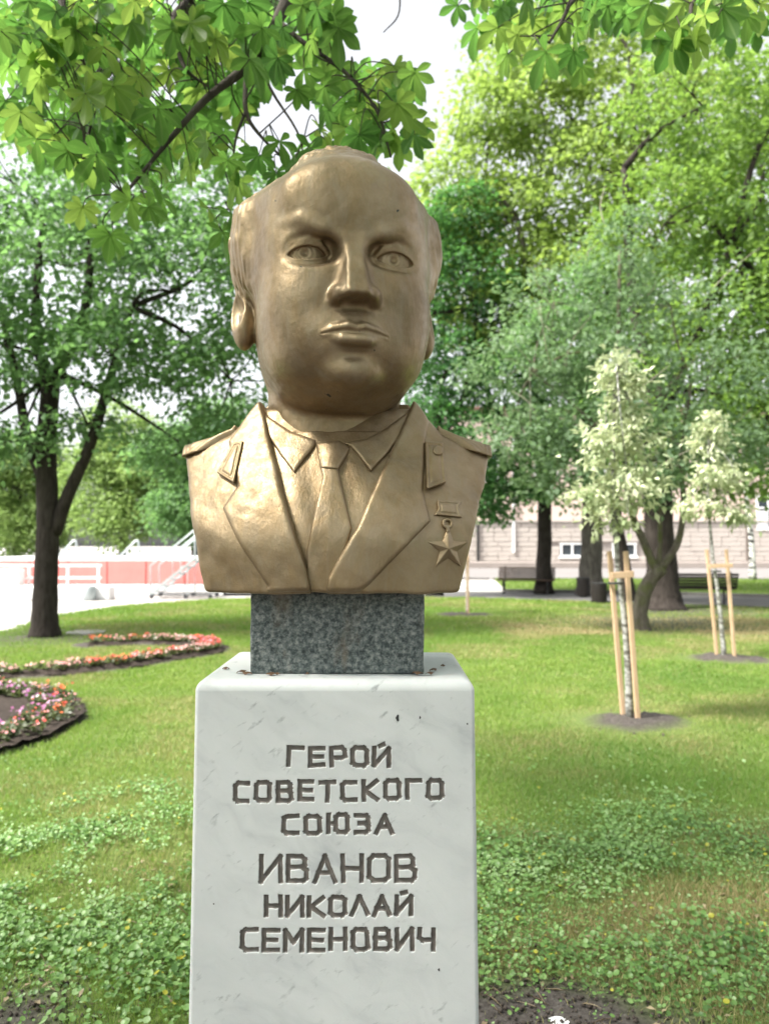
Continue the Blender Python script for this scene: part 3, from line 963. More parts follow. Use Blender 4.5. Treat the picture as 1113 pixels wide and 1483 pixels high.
def marble_mat():
    M = Mat('white_marble')
    c = M.coord()
    warp = M.node('ShaderNodeVectorMath', operation='ADD', ins={0: c, 1: M.node('ShaderNodeVectorMath', operation='SCALE', ins={0: M.node('ShaderNodeTexNoise', ins={'Vector': c, 'Scale': 5.0, 'Detail': 4.0}).outputs['Color'], 'Scale': 0.16}).outputs[0]}).outputs[0]
    rot = M.scale(M.node('ShaderNodeMapping', ins={'Vector': warp, 'Rotation': (0, R(-30), 0)}).outputs[0], (2.2, 2.2, 8.0))
    vein = M.noise(rot, 2.2, 6.0, 0.62)
    cloud = M.noise(c, 6.0, 5.0, 0.6)
    col = M.ramp(vein, [(0.28, (.38, .40, .415)), (0.39, (.51, .53, .53)), (0.52, (.58, .60, .595)), (0.8, (.64, .655, .65))])
    col = M.mix(0.35, col, M.ramp(cloud, [(0.3, (.48, .50, .51)), (0.7, (.65, .665, .655))]))
    sp = M.noise(M.scale(M.node('ShaderNodeMapping', ins={'Vector': c, 'Rotation': (0, R(38), 0)}).outputs[0], (1.0, 1.0, 2.6)), 30.0, 4.0, 0.6, 0.3)
    spm = M.math('MULTIPLY', M.ramp(sp, [(0.60, 0.0), (0.74, 1.0)]), M.ramp(M.noise(c, 8.0, 2.0), [(0.45, 0.0), (0.62, 0.75)]))
    col = M.mix(spm, col, (.22, .24, .245))
    paint = M.attr('carve')
    pn = M.noise(c, 120.0, 4.0, 0.6)
    pm = M.math('MULTIPLY', M.ramp(M.math('ADD', paint, M.math('MULTIPLY', M.math('SUBTRACT', pn, 0.5), 0.55)), [(0.18, 0.0), (0.42, 1.0)]), M.ramp(pn, [(0.2, .82), (0.5, 1.0)]))
    pc = M.ramp(M.noise(c, 60.0, 4.0, 0.6), [(0.3, (.085, .074, .066)), (0.7, (.175, .154, .138))])
    col = M.mix(pm, col, pc)
    bh = M.noise(c, 240.0, 4.0, 0.6)
    rgh = M.ramp(cloud, [(0.3, .38), (0.7, .55)])
    return M.done(M.principled(col, rgh, 0.0, M.bump(bh, 0.08, 0.003), 0.4, **{'Subsurface Weight': 0.05, 'Subsurface Scale': 0.01}))

def dist_strokes(px, pz, segs):
    """distance to the strokes with square-cut ends"""
    d = np.full(px.shape, 1e3, dtype=np.float32)
    for (x0, z0, x1, z1) in segs:
        m = (px > min(x0, x1) - .014) & (px < max(x0, x1) + .014) & (pz > min(z0, z1) - .014) & (pz < max(z0, z1) + .014)
        if not m.any(): continue
        ex, ez = x1 - x0, z1 - z0
        L = math.hypot(ex, ez) + 1e-9
        ex, ez = ex / L, ez / L
        wx, wz = px[m] - x0, pz[m] - z0
        t = wx * ex + wz * ez
        n = np.abs(wx * ez - wz * ex)
        d[m] = np.minimum(d[m], np.maximum(n, np.maximum(-t, t - L)))
    return d

def build_pedestal():
    mm = marble_mat()
    p = empty('pedestal', (PED_X, PED_Y, 0))
    tag(p, 'white marble pedestal carved with six lines of Cyrillic lettering', 'pedestal')
    a, b, rc, rt = PED_W / 2, PED_D / 2, .008, .021
    # --- front face as a fine sheet with the letters cut in
    segs = []
    q = np.random.default_rng(3)
    for txt, x0, x1, zb, h, rot in ROWS:
        ws = [GL[ch][0] * h * (.92 if len(txt) > 8 else 1.0) for ch in txt]
        sw = .0082
        gap = (x1 - x0 - sw - sum(ws)) / (len(txt) - 1)
        x = x0 + sw / 2
        for ch, w in zip(txt, ws):
            dz = q.normal() * .0007
            for st in GL[ch][1]:
                P = [(x + px / GL[ch][0] * w, zb + sw / 2 + pz * (h - sw) + dz) for px, pz in st]
                P = [(u + q.normal() * .0005, v + math.tan(R(rot)) * (u - (x0 + x1) / 2) + q.normal() * .0005) for u, v in P]
                for i in range(len(P) - 1):
                    segs.append((*P[i], *P[i + 1]))
            x += w + gap
    xa, xb = -.215, .228
    za, zb_ = .765, 1.185
    st = .00125
    xs = np.concatenate([np.linspace(-a + rc, xa, 4)[:-1], np.arange(xa, xb, st), np.linspace(xb, a - rc, 4)])
    zs = np.concatenate([np.linspace(0, za, 16)[:-1], np.arange(za, zb_, st), np.linspace(zb_, PED_TOP - rt, 6)])
    gx, gz = np.meshgrid(xs, zs)
    d = dist_strokes(gx.ravel().astype(np.float32), gz.ravel().astype(np.float32), segs).reshape(gx.shape)
    d = d + .0005 * lump(gx, gz * 0, gz, 420.0, 31)
    dep = np.clip((.0049 - d) / .0016, 0, 1)
    depth = (dep ** 1.2) * .0034
    wx, wy = ped_xy(gx, -b + depth, gz)
    V = np.stack([wx.ravel() - PED_X, wy.ravel() - PED_Y, gz.ravel()], 1)
    nz, nx = gx.shape
    i = np.arange(nz * nx).reshape(nz, nx)
    F = np.stack([i[:-1, :-1], i[:-1, 1:], i[1:, 1:], i[1:, :-1]], -1).reshape(-1, 4)
    fo = link('inscribed_face', mesh_np('inscribed_face', V, F, True, {'carve': dep.ravel()}), mm, p)
    fo['label'] = 'front face of the pedestal with dark carved letters'
    # --- the rest of the block: rounded upright edges and a worn, rounded top edge
    prof = [(0.0, 0.0)] + [(z, 0.0) for z in np.linspace(.15, PED_TOP - rt, 9)] + [(PED_TOP - rt + rt * math.sin(t), rt * (1 - math.cos(t))) for t in np.linspace(.25, math.pi / 2, 6)]
    ring = []
    for (sx, sy, t0) in ((1, -1, -90), (1, 1, 0), (-1, 1, 90), (-1, -1, 180)):
        for t in np.linspace(0, 90, 6):
            an = R(t0 + t)
            ring.append((sx * (a - rc), sy * (b - rc), math.cos(an), math.sin(an)))
    V, F = [], []
    n = len(ring)
    for (z, ins) in prof:
        for (cx, cy, ux, uy) in ring:
            rr = rc
            x, y = cx + ux * rr, cy + uy * rr
            x -= np.sign(x) * ins * abs(x) / a; y -= np.sign(y) * ins * abs(y) / b
            w = .0012 * math.sin(9 * z + 31 * x + 17 * y) * (1 if ins > 0 else 0)
            X, Y = ped_xy(x, y, z)
            V.append((X - PED_X, Y - PED_Y, z + w))
    for k in range(len(prof) - 1):
        for j in range(n):
            j2 = (j + 1) % n
            if j == n - 1 and prof[k + 1][1] == 0.0:
                continue                                    # the carved sheet closes this side
            F.append((k * n + j, k * n + j2, (k + 1) * n + j2, (k + 1) * n + j))
    F.append(tuple((len(prof) - 1) * n + j for j in range(n)))
    link('stone_block', mesh_np('stone_block', V, F), mm, p)
    me = bpy.data.objects['stone_block'].data
    me.polygons[len(me.polygons) - 1].use_smooth = False
    # --- small dark chips in the face
    dk = simple_mat('dark_chip', (.035, .035, .035), .8)
    for (x, z, w, h) in ((.121, 1.218, .006, .014), (.164, 1.219, .003, .006), (.255, 1.207, .003, .004), (.196, .746, .004, .006), (-.226, .868, .003, .003)):
        X, Y = ped_xy(x, -b, z)
        ang = np.linspace(0, 2 * math.pi, 9)[:-1]
        V = [(X + math.cos(t) * w / 2 * (1 + .4 * math.sin(3 * t + x * 90)), Y - .0008, z + math.sin(t) * h / 2) for t in ang]
        V.append((X, Y - .0014, z))
        me = mesh_np('chip', np.array(V) - np.array((PED_X, PED_Y, 0)), [(k, (k + 1) % 8, 8) for k in range(8)])
        link('chip', me, dk, p)
    return p

def granite_mat():
    M = Mat('dark_granite')
    c = M.coord()
    v = M.voro(c, 200.0)
    v2 = M.voro(c, 260.0)
    n = M.noise(c, 95.0, 8.0, 0.72)
    base = M.ramp(n, [(0.40, (.016, .024, .026)), (0.47, (.075, .095, .096)), (0.54, (.17, .190, .185)), (0.65, (.37, .38, .36))])
    vc = M.node('ShaderNodeSeparateColor', ins={0: v.outputs['Color']}).outputs[0]
    base = M.mix(0.38, base, M.ramp(vc, [(0.0, (.010, .018, .021)), (0.45, (.040, .058, .060)), (0.8, (.11, .13, .125)), (1.0, (.24, .25, .24))]))
    sp = M.ramp(v2.outputs['Distance'], [(0.16, 1.0), (0.30, 0.0)])
    base = M.mix(M.math('MULTIPLY', sp, .20), base, (.40, .42, .40))
    rust = M.math('MULTIPLY', M.ramp(M.noise(M.scale(c, (1, 1, .35)), 13.0, 4.0, 0.6), [(0.55, 0.0), (0.68, 1.0)]), 0.6)
    base = M.mix(rust, base, (.17, .125, .085))
    return M.done(M.principled(base, M.ramp(n, [(0.3, .35), (0.7, .6)]), 0.0, M.bump(n, 0.30, 0.004), 0.5))

def build_block():
    W, D, H = .352, .270, .166
    def fn(x, y, z):
        q = [np.abs(x) - W / 2 + .006, np.abs(y) - D / 2 + .006, np.abs(z - H / 2) - H / 2 + .006]
        o = np.sqrt(sum(np.maximum(t, 0) ** 2 for t in q)) + np.minimum(np.maximum(np.maximum(q[0], q[1]), q[2]), 0) - .006
        return o + lump(x, y, z, 60.0, 41) * .0011 + lump(x, y, z, 260.0, 42) * .0008 * sstep(-.02, .0, o)
    V, Q = sdf_mesh(fn, (-W / 2 - .02, -D / 2 - .02, -.02), (W / 2 + .02, D / 2 + .02, H + .02), .0035)
    V[:, 2] = np.maximum(V[:, 2], .0005)
    o = link('granite_block', mesh_np('granite_block', V, Q), granite_mat(), None, (-.0955, 1.566 + D / 2, PED_TOP))
    tag(o, 'dark speckled granite block between the bust and the marble pedestal', 'stone block')
    # leaf litter caught along its foot
    dm = simple_mat('dry_leaf', (.12, .07, .04), .9)
    q = np.random.default_rng(11)
    for (x, y, s) in ((-.290, 1.575, .017), (-.275, 1.556, .014), (-.226, 1.549, .015), (-.215, 1.553, .010), (-.155, 1.556, .008), (.068, 1.554, .019), (.090, 1.556, .014), (.100, 1.600, .015), (-.33, 1.62, .012), (.125, 1.66, .010)):
        an = q.uniform(0, 6.28)
        P = []
        for t in np.linspace(0, 1, 7):
            P.append((t - .5, .28 * math.sin(math.pi * t), .12 * math.sin(5 * t)))
        for t in np.linspace(1, 0, 7)[1:-1]:
            P.append((t - .5, -.28 * math.sin(math.pi * t), .20 * math.sin(4 * t + 1)))
        P = np.array(P) * s * 1.6
        P[:, 2] = np.abs(P[:, 2]) + .001
        c, s_ = math.cos(an), math.sin(an)
        P = P @ np.array([[c, s_, 0], [-s_, c, 0], [0, 0, 1]])
        V = np.vstack([P, P.mean(0) + (0, 0, .004)])
        k = len(P)
        o = link('dry_leaf', mesh_np('dry_leaf', V, [(i, (i + 1) % k, k) for i in range(k)]), dm, None, (x, y, PED_TOP + .0005))
        tag(o, 'brown dry leaf scrap on the marble ledge at the foot of the granite block', 'leaf', 'dry leaf scraps on the pedestal ledge')
# ------------------------------------------------------------------ trees
def leaf_cloud(C, A, N, L, W, tone, fold=.18, shape='kite'):
    """leaf faces: centre-base C, axis A, normal N (all (n,3)); L, W (n,). A folded kite of two triangles each."""
    B = np.cross(A, N)
    B /= np.linalg.norm(B, axis=1)[:, None] + 1e-9
    N2 = np.cross(B, A)
    n = len(C)
    L = L[:, None]; W = W[:, None]
    p0 = C
    p1 = C + A * L * .45 + B * W * .5 + N2 * W * fold
    p2 = C + A * L - N2 * L * .10
    p3 = C + A * L * .45 - B * W * .5 + N2 * W * fold
    V = np.stack([p0, p1, p2, p3], 1).reshape(-1, 3)
    i = np.arange(n)[:, None] * 4
    F = np.concatenate([i + np.array([[0, 1, 2]]), i + np.array([[0, 2, 3]])], 0)
    return V, F, np.repeat(tone, 4)

def rdir(q, n):
    v = q.normal(size=(n, 3))
    return v / (np.linalg.norm(v, axis=1)[:, None] + 1e-9)

def crown(lobes, leaf, q, per=26, spray=.42, droop=.35, shell=.55, fill=1.0, wl=.62):
    """lobes: (cx, cy, cz, rx, ry, rz, clusters). Leaves sit in flattened sprays spread through each lobe."""
    Cs, As, Ns, Ls, Ws, Ts, cl = [], [], [], [], [], [], []
    for (cx, cy, cz, rx, ry, rz, k) in lobes:
        k = max(3, int(k * fill))
        d = rdir(q, k)
        r = q.random(k) ** (1 / 3) * (1 - shell) + shell * (0.72 + .33 * q.random(k))
        cen = np.array([cx, cy, cz]) + d * r[:, None] * np.array([rx, ry, rz])
        cl.append(cen)
        sz = spray * (.6 + .8 * q.random(k))
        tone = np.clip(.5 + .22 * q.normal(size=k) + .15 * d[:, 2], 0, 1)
        m = np.maximum(4, (per * (.6 + .8 * q.random(k))).astype(int))
        rep = np.repeat(np.arange(k), m)
        n = len(rep)
        out = d[rep].copy(); out[:, 2] *= .3
        out /= np.linalg.norm(out, axis=1)[:, None] + 1e-9
        off = q.normal(size=(n, 3)) * sz[rep][:, None] * np.array([.55, .55, .26])
        off[:, 2] -= droop * np.einsum('ij,ij->i', off, out) * .6
        C = cen[rep] + off
        A = out * .7 + rdir(q, n) * .8
        A[:, 2] -= droop
        A /= np.linalg.norm(A, axis=1)[:, None]
        Nn = rdir(q, n) * .55 + np.array([0, 0, 1.0]) + out * .25
        Cs.append(C); As.append(A); Ns.append(Nn)
        l = leaf * (.65 + .7 * q.random(n))
        Ls.append(l); Ws.append(l * wl * (.8 + .4 * q.random(n)))
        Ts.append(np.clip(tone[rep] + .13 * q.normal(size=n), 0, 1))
    V, F, T = leaf_cloud(*[np.concatenate(a) for a in (Cs, As, Ns, Ls, Ws, Ts)])
    return V, F, T, cl

def bark_mat(name, dark, light, scale=14.0, zs=.25, moss=None):
    M = Mat(name); c = M.geo()
    n = M.noise(M.scale(c, (1, 1, zs)), scale, 6.0, .68, .4)
    col = M.ramp(n, [(0.32, dark), (0.70, light)])
    if moss:
        mm = M.ramp(M.noise(c, 3.5, 4.0, .6), [(0.48, 0.0), (0.62, .75)])
        col = M.mix(mm, col, moss)
    return M.done(M.principled(col, .95, 0, M.bump(n, .8, .03), .2))

def trunk_mesh(name, paths, mat, parent, n=10, jit=.06):
    m = MB()
    for pts, r0, r1, flare in paths:
        P = resample(pts, max(8, 4 * len(pts)))
        t = np.linspace(0, 1, len(P))
        rad = r0 + (r1 - r0) * t
        if flare: rad = rad * (1 + flare * np.exp(-t * len(pts) * 2.2))
        m.tube(P, rad, n, True, jit)
    return m.build(name, mat, parent, True)

def make_tree(name, label, base, trunk, limbs, lobes, leaf, mat, bark, seed, per=26, spray=.42, droop=.35, twigs=5, group=None, wl=.62, shell=.55, dead=0, cat='tree', limb_r=.09):
    q = np.random.default_rng(seed)
    t = empty(name, base)
    tag(t, label, cat, group)
    bx = np.array(base, float)
    trunk_mesh('trunk', [(np.array(p) - bx, r0, r1, fl) for p, r0, r1, fl in trunk], bark, t, 14)
    V, F, T, cl = crown(lobes, leaf, q, per, spray, droop, shell, 1.0, wl)
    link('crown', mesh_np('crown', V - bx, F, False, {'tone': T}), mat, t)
    paths = [(np.array(p) - bx, r0, r1, 0) for p, r0, r1 in limbs]
    tops = np.array([p[0][-1] for p in trunk] + [p[0][-1] for p in limbs], float)
    for lb, cen in zip(lobes, cl):
        c = np.array(lb[:3])
        k = np.argmin(np.linalg.norm(tops - c, axis=1) + .3 * np.maximum(0, tops[:, 2] - c[2]))
        s = tops[k]
        mid = (s + c) / 2 + q.normal(size=3) * .12 * np.linalg.norm(c - s) + np.array([0, 0, .08 * np.linalg.norm(c - s)])
        lr = min(limb_r, limb_r * (.5 + .2 * np.linalg.norm(c - s)))
        paths.append(([s - bx, mid - bx, c - bx], lr, lr * .35, 0))
        for j in q.permutation(len(cen))[:twigs]:
            e = cen[j]
            m2 = (c + e) / 2 + q.normal(size=3) * .1
            paths.append(([c - bx, m2 - bx, e - bx], lr * .32, lr * .08, 0))
    trunk_mesh('limbs', paths, bark, t, 6, 0)['kind'] = 'stuff'
    if dead:
        tw = []
        dm = simple_mat(name + '_dead_twig', (.33, .30, .24), .9)
        for cen in cl:
            for j in q.permutation(len(cen))[:dead]:
                e = cen[j]; dv = rdir(q, 1)[0] * np.array([1, .6, .5]) + np.array([0, -.3, .7])
                tw.append(([e - bx, e + dv * .35 + q.normal(size=3) * .05 - bx, e + dv * .8 - bx], .012, .004, 0))
        trunk_mesh('dead_twigs', tw, dm, t, 5, 0)['kind'] = 'stuff'
    return t

def build_trees():
    dark_bark = bark_mat('dark_bark', (.018, .014, .012), (.060, .050, .044))
    grey_bark = bark_mat('grey_bark', (.06, .053, .046), (.19, .17, .15))
    moss_bark = bark_mat('mossy_bark', (.055, .045, .035), (.17, .15, .12), moss=(.085, .095, .035))
    lm_mid = leaf_mat('leaf_mid_green', (.046, .108, .048), (.135, .235, .092), (.25, .47, .14), .50)
    lm_dark = leaf_mat('leaf_deep_green', (.026, .080, .032), (.080, .180, .060), (.16, .40, .09), .42)
    lm_lime = leaf_mat('leaf_lime_green', (.055, .125, .030), (.185, .285, .075), (.32, .52, .09), .45)
    lm_bright = leaf_mat('leaf_yellow_green', (.105, .185, .040), (.285, .375, .110), (.44, .62, .13), .45)
    lm_grey = leaf_mat('leaf_grey_green', (.068, .125, .062), (.205, .295, .160), (.26, .42, .17), .40)
    lm_pale = leaf_mat('leaf_pale_green', (.110, .190, .055), (.270, .370, .120), (.40, .58, .16), .42)
    # left tree: forked dark trunk
    bx = (-5.78, 13.19, 0)
    make_tree('linden_tree', 'dark forked tree standing at the left beyond the flower beds', bx,
        [([(-5.78, 13.19, -.05), (-5.79, 13.19, .6), (-5.77, 13.2, 1.9), (-5.82, 13.2, 3.2), (-5.75, 13.2, 4.6)], .215, .15, .35)],
        [([(-5.66, 13.2, 1.75), (-5.42, 13.15, 2.4), (-5.02, 13.1, 3.3), (-4.70, 13.0, 4.3), (-4.3, 12.9, 5.6)], .125, .06),
         ([(-5.86, 13.2, 2.7), (-6.15, 13.2, 3.4), (-6.35, 13.2, 4.4), (-6.7, 13.2, 5.8)], .11, .05),
         ([(-5.75, 13.2, 4.4), (-5.2, 13.1, 5.4), (-5.0, 13.0, 7.0)], .12, .05),
         ([(-5.80, 13.2, 4.2), (-6.1, 13.3, 5.5), (-6.0, 13.3, 7.2)], .11, .05)],
        [(-7.4, 13.0, 4.9, 1.4, 1.4, 1.3, 90), (-5.4, 12.9, 6.3, 1.8, 1.8, 1.3, 130), (-3.5, 13.0, 5.9, 1.6, 1.5, 1.4, 120), (-2.65, 13.2, 4.4, 1.0, 1.1, 1.3, 80),
         (-6.6, 13.4, 8.0, 1.9, 1.8, 1.3, 115), (-4.2, 13.4, 7.9, 1.8, 1.6, 1.3, 110), (-2.6, 13.4, 7.2, 1.2, 1.4, 1.2, 60), (-7.2, 12.9, 3.35, .9, .8, .55, 34), (-4.4, 12.4, 4.65, 1.1, .9, .6, 56), (-6.0, 12.5, 3.25, .6, .5, .35, 16), (-3.3, 12.8, 3.2, .8, .7, .45, 30), (-6.3, 12.6, 4.9, 1.1, .8, .7, 50), (-5.0, 12.9, 3.6, .6, .6, .3, 14), (-8.6, 13.2, 6.4, 1.5, 1.5, 1.6, 80)],
        .130, lm_mid, dark_bark, 101, 30, .46, .35, 6, limb_r=.06)
    # thin grey-green tree with the mossy forked trunk
    make_tree('mossy_tree', 'small leaning tree with mossy forked trunk and pale grey-green leaves', (4.73, 14.26, 0),
        [([(4.73, 14.26, -.05), (4.70, 14.26, .35), (4.86, 14.24, .85), (5.10, 14.2, 1.15)], .155, .12, .35)],
        [([(5.02, 14.22, 1.05), (4.78, 14.2, 1.6), (4.52, 14.2, 2.3), (4.40, 14.1, 3.4), (4.3, 14.0, 5.2), (4.35, 14.0, 7.0)], .085, .03),
         ([(5.08, 14.2, 1.12), (5.40, 14.2, 1.6), (5.52, 14.2, 2.3), (5.50, 14.2, 3.2), (5.7, 14.2, 4.6)], .075, .03),
         ([(5.05, 14.2, 1.1), (5.08, 14.2, 2.2), (5.0, 14.2, 3.6)], .05, .025),
         ([(4.42, 14.1, 3.2), (3.6, 14.0, 4.0), (2.7, 13.9, 4.7)], .045, .015)],
        [(4.4, 13.9, 7.0, .8, .8, .8, 26), (3.1, 13.9, 6.0, 1.0, .9, .6, 30), (5.3, 14.1, 6.0, 1.0, .9, .6, 30), (2.5, 13.8, 4.8, 1.1, 1.0, .6, 44), (4.2, 13.7, 4.9, 1.2, 1.0, .6, 40), (6.0, 14.1, 4.6, 1.1, 1.0, .6, 38),
         (2.5, 13.8, 3.5, .9, .9, .5, 40), (3.7, 13.6, 3.7, 1.0, .9, .5, 40), (5.2, 13.9, 3.5, 1.0, .9, .45, 36), (6.4, 14.2, 3.4, .8, .8, .5, 36), (3.2, 13.7, 2.75, .8, .7, .35, 34), (4.6, 13.7, 2.7, .7, .7, .32, 26)],
        .115, lm_grey, moss_bark, 102, 28, .42, .30, 6, limb_r=.035, dead=2)
    # broad trunk behind it, tall bright crown
    make_tree('maple_tree', 'broad dark trunk beside the dark bench, with a tall spreading crown', (6.78, 18.9, 0),
        [([(6.78, 18.9, -.05), (6.80, 18.9, .7), (6.72, 18.9, 2.5), (6.78, 18.9, 5.5)], .40, .30, .75)],
        [([(6.75, 18.9, 4.6), (7.6, 18.8, 6.5), (8.6, 18.8, 9.0)], .18, .08), ([(6.75, 18.9, 5.0), (6.2, 18.9, 7.5), (6.0, 18.9, 11.0)], .18, .08)],
        [(7.2, 18.6, 5.2, 1.7, 1.6, 1.2, 80), (9.3, 18.6, 4.8, 1.7, 1.6, 1.3, 80), (8.6, 18.4, 7.3, 2.1, 1.8, 1.5, 110), (10.6, 18.8, 7.6, 1.8, 1.8, 1.6, 90), (9.4, 18.6, 10.3, 2.2, 1.9, 1.5, 110), (7.0, 18.9, 9.6, 1.8, 1.7, 1.4, 80), (8.0, 18.9, 12.6, 2.0, 1.8, 1.4, 80), (10.4, 19, 12.8, 2.0, 1.8, 1.4, 80), (6.6, 18.5, 3.6, 1.0, 1.0, .6, 36), (8.3, 18.5, 3.2, .9, .9, .5, 30)],
        .17, lm_lime, dark_bark, 103, 30, .60, .35, 4)
    # tall yellow-green tree with grey trunk
    make_tree('ash_tree', 'grey trunk by the two litter bins carrying a tall yellow-green crown', (6.82, 25.6, 0),
        [([(6.82, 25.6, -.05), (6.84, 25.6, .8), (6.90, 25.6, 3.0), (6.7, 25.6, 7.0)], .40, .28, .35)],
        [([(6.8, 25.6, 6.0), (5.2, 25.4, 9.0), (4.4, 25.2, 12.5)], .2, .08), ([(6.8, 25.6, 6.4), (8.0, 25.4, 10), (8.4, 25.4, 14)], .2, .08)],
        [(4.0, 25.2, 9.0, 2.0, 2, 1.6, 80), (6.4, 25.0, 10.2, 2.3, 2, 1.7, 100), (8.8, 25.2, 9.4, 2.1, 2, 1.7, 80), (4.0, 25.3, 12.2, 2.0, 2, 1.6, 80), (6.6, 25.2, 13.4, 2.3, 2, 1.7, 95), (9.2, 25.2, 12.6, 2.2, 2, 1.7, 85), (5.4, 25.4, 16.0, 1.9, 1.8, 1.5, 70), (8.2, 25.4, 16.3, 2.2, 2, 1.6, 80), (10.8, 25.4, 15.4, 2.0, 2, 1.6, 70), (2.3, 25.4, 10.6, 1.5, 1.6, 1.4, 56), (2.6, 25.4, 13.4, 1.6, 1.6, 1.4, 60), (3.6, 25.4, 16.0, 1.4, 1.5, 1.2, 48), (4.6, 25.5, 18.2, 1.4, 1.5, 1.2, 44), (1.6, 25.5, 12.2, .9, 1.2, 1.0, 26), (7.0, 25.6, 19.0, 2.2, 2, 1.5, 70), (10.2, 25.6, 18.6, 2.0, 2, 1.5, 60)],
        .22, lm_bright, grey_bark, 104, 34, .80, .50, 3)
    # dark tree by the bench, seen behind the bust's right side
    make_tree('elm_tree', 'slim dark-trunked tree behind the wooden bench right of the bust', (5.35, 25.95, 0),
        [([(5.35, 25.95, -.05), (5.36, 25.95, 1.0), (5.40, 25.95, 3.2), (5.2, 25.9, 6.5)], .27, .20, .35)],
        [([(5.3, 25.9, 4.4), (3.8, 25.6, 6.0), (2.8, 25.4, 8.5)], .13, .06)],
        [(4.0, 25.2, 6.9, 1.5, 1.6, 1.3, 80), (3.9, 25.3, 3.75, 1.0, 1.2, .8, 44), (4.8, 25.2, 4.8, 1.3, 1.3, 1.0, 60), (6.0, 25.2, 6.6, 1.5, 1.4, 1.2, 70), (3.6, 24.8, 2.7, .55, .6, .35, 18), (4.8, 24.9, 3.3, .7, .7, .4, 24), (4.4, 25.3, 9.2, 1.5, 1.5, 1.3, 60)],
        .17, lm_dark, dark_bark, 105, 32, .55, .45, 4)
    make_tree('hornbeam_tree', 'deep green tree directly behind the bust, its trunk foot showing beside the granite block', (1.56, 24.2, 0),
        [([(1.56, 24.2, -.08), (1.57, 24.2, 1.0), (1.6, 24.2, 3.0), (1.7, 24.2, 6.0)], .24, .17, .35)],
        [([(1.65, 24.2, 4.6), (2.6, 24.1, 6.6), (2.9, 24, 9)], .12, .06)],
        [(2.3, 24, 4.9, 1.2, 1.4, 1.2, 60), (.9, 24, 5.6, 1.4, 1.4, 1.3, 66), (2.4, 24, 7.3, 1.3, 1.4, 1.3, 66), (1.0, 24, 8.2, 1.4, 1.4, 1.4, 66), (2.6, 24, 9.8, 1.4, 1.4, 1.3, 66), (1.2, 24, 11, 1.4, 1.4, 1.3, 60), (2.7, 24.1, 12.0, 1.1, 1.2, 1.1, 44), (2.9, 23.8, 3.4, .8, .8, .55, 30)],
        .16, lm_dark, dark_bark, 109, 32, .52, .45, 4)
    # slender dark trunk between the bins and the broad trunk
    make_tree('young_maple_tree', 'slender dark trunk between the litter bins and the broad trunk', (6.75, 21.4, 0),
        [([(6.75, 21.4, -.05), (6.66, 21.4, .9), (6.42, 21.4, 2.6), (6.3, 21.4, 5.2)], .20, .13, .3)],
        [([(6.3, 21.4, 4.6), (5.2, 21.2, 6.2), (4.6, 21.2, 7.6)], .08, .04)],
        [(6.2, 21.2, 6.3, 1.5, 1.3, 1.2, 70), (4.7, 21.0, 7.2, 1.3, 1.2, 1.1, 60), (5.4, 21.1, 4.7, 1.3, 1.2, .9, 56), (7.2, 21.2, 4.5, 1.2, 1.1, .9, 50), (6.2, 21.2, 8.6, 1.4, 1.3, 1.1, 60)],
        .15, lm_mid, dark_bark, 106, 30, .5, .4, 4)
    # at the right edge
    make_tree('chestnut_tree', 'dark leafy tree whose crown fills the right edge above the far lawn', (13.4, 23.5, 0),
        [([(13.4, 23.5, -.05), (13.4, 23.5, 1.5), (13.3, 23.5, 6)], .33, .22, .4)],
        [([(13.3, 23.5, 5), (12.0, 23.2, 7.5), (11.4, 23, 10)], .16, .07)],
        [(11.6, 23, 6.0, 1.7, 1.6, 1.4, 70), (13.4, 23, 5.0, 1.7, 1.6, 1.4, 70), (12.0, 23, 8.8, 1.9, 1.7, 1.5, 85), (14.2, 23.2, 8.4, 1.9, 1.7, 1.5, 80), (12.4, 23, 11.8, 2.0, 1.8, 1.5, 85), (13.6, 23.2, 14.6, 2.0, 1.8, 1.5, 80), (11.2, 23.2, 14.2, 1.7, 1.7, 1.4, 60), (12.2, 22.8, 3.6, 1.2, 1.2, .6, 34)],
        .18, lm_lime, dark_bark, 107, 30, .6, .4, 3)
    # birch by the far lawn
    M = Mat('birch_bark'); c = M.geo()
    n = M.noise(M.scale(c, (1, 1, 3.0)), 2.6, 3.0, .6)
    birch = M.done(M.principled(M.ramp(n, [(0.42, (.04, .04, .04)), (0.52, (.62, .62, .60))]), .8, 0, None, .3))
    make_tree('birch_tree', 'thin white-barked birch at the right edge in front of the building', (16.6, 34.8, 0),
        [([(16.6, 34.8, -.05), (16.55, 34.8, 2.0), (16.35, 34.8, 4.0), (16.2, 34.8, 8.5)], .14, .06, .25)], [],
        [(16.2, 34.6, 7.4, 1.2, 1.2, 1.4, 40), (16.2, 34.6, 9.6, 1.1, 1.1, 1.3, 34), (15.2, 34.6, 6.2, .7, .7, .7, 18)],
        .16, lm_pale, birch, 108, 22, .5, .7, 4, limb_r=.03)
    # far trees behind the stage
    far = [(-17.0, 50, 12.0, 4.6, lm_pale, 'pale green round tree behind the stage, between the dark trunk and its branch', 201),
           (-24.8, 52, 9.0, 4.4, lm_pale, 'pale green tree behind the stage at the left edge', 202),
           (-10.8, 44, 10.5, 3.8, lm_mid, 'fresh green tree behind the stage stairs, beside the bust', 203),
           (-31.5, 60, 12.0, 5.0, lm_mid, 'far green tree beyond the left end of the stage', 204),
           (-4.0, 60, 13.5, 5.2, lm_mid, 'far green tree beyond the plaza, mostly hidden by the bust', 205)]
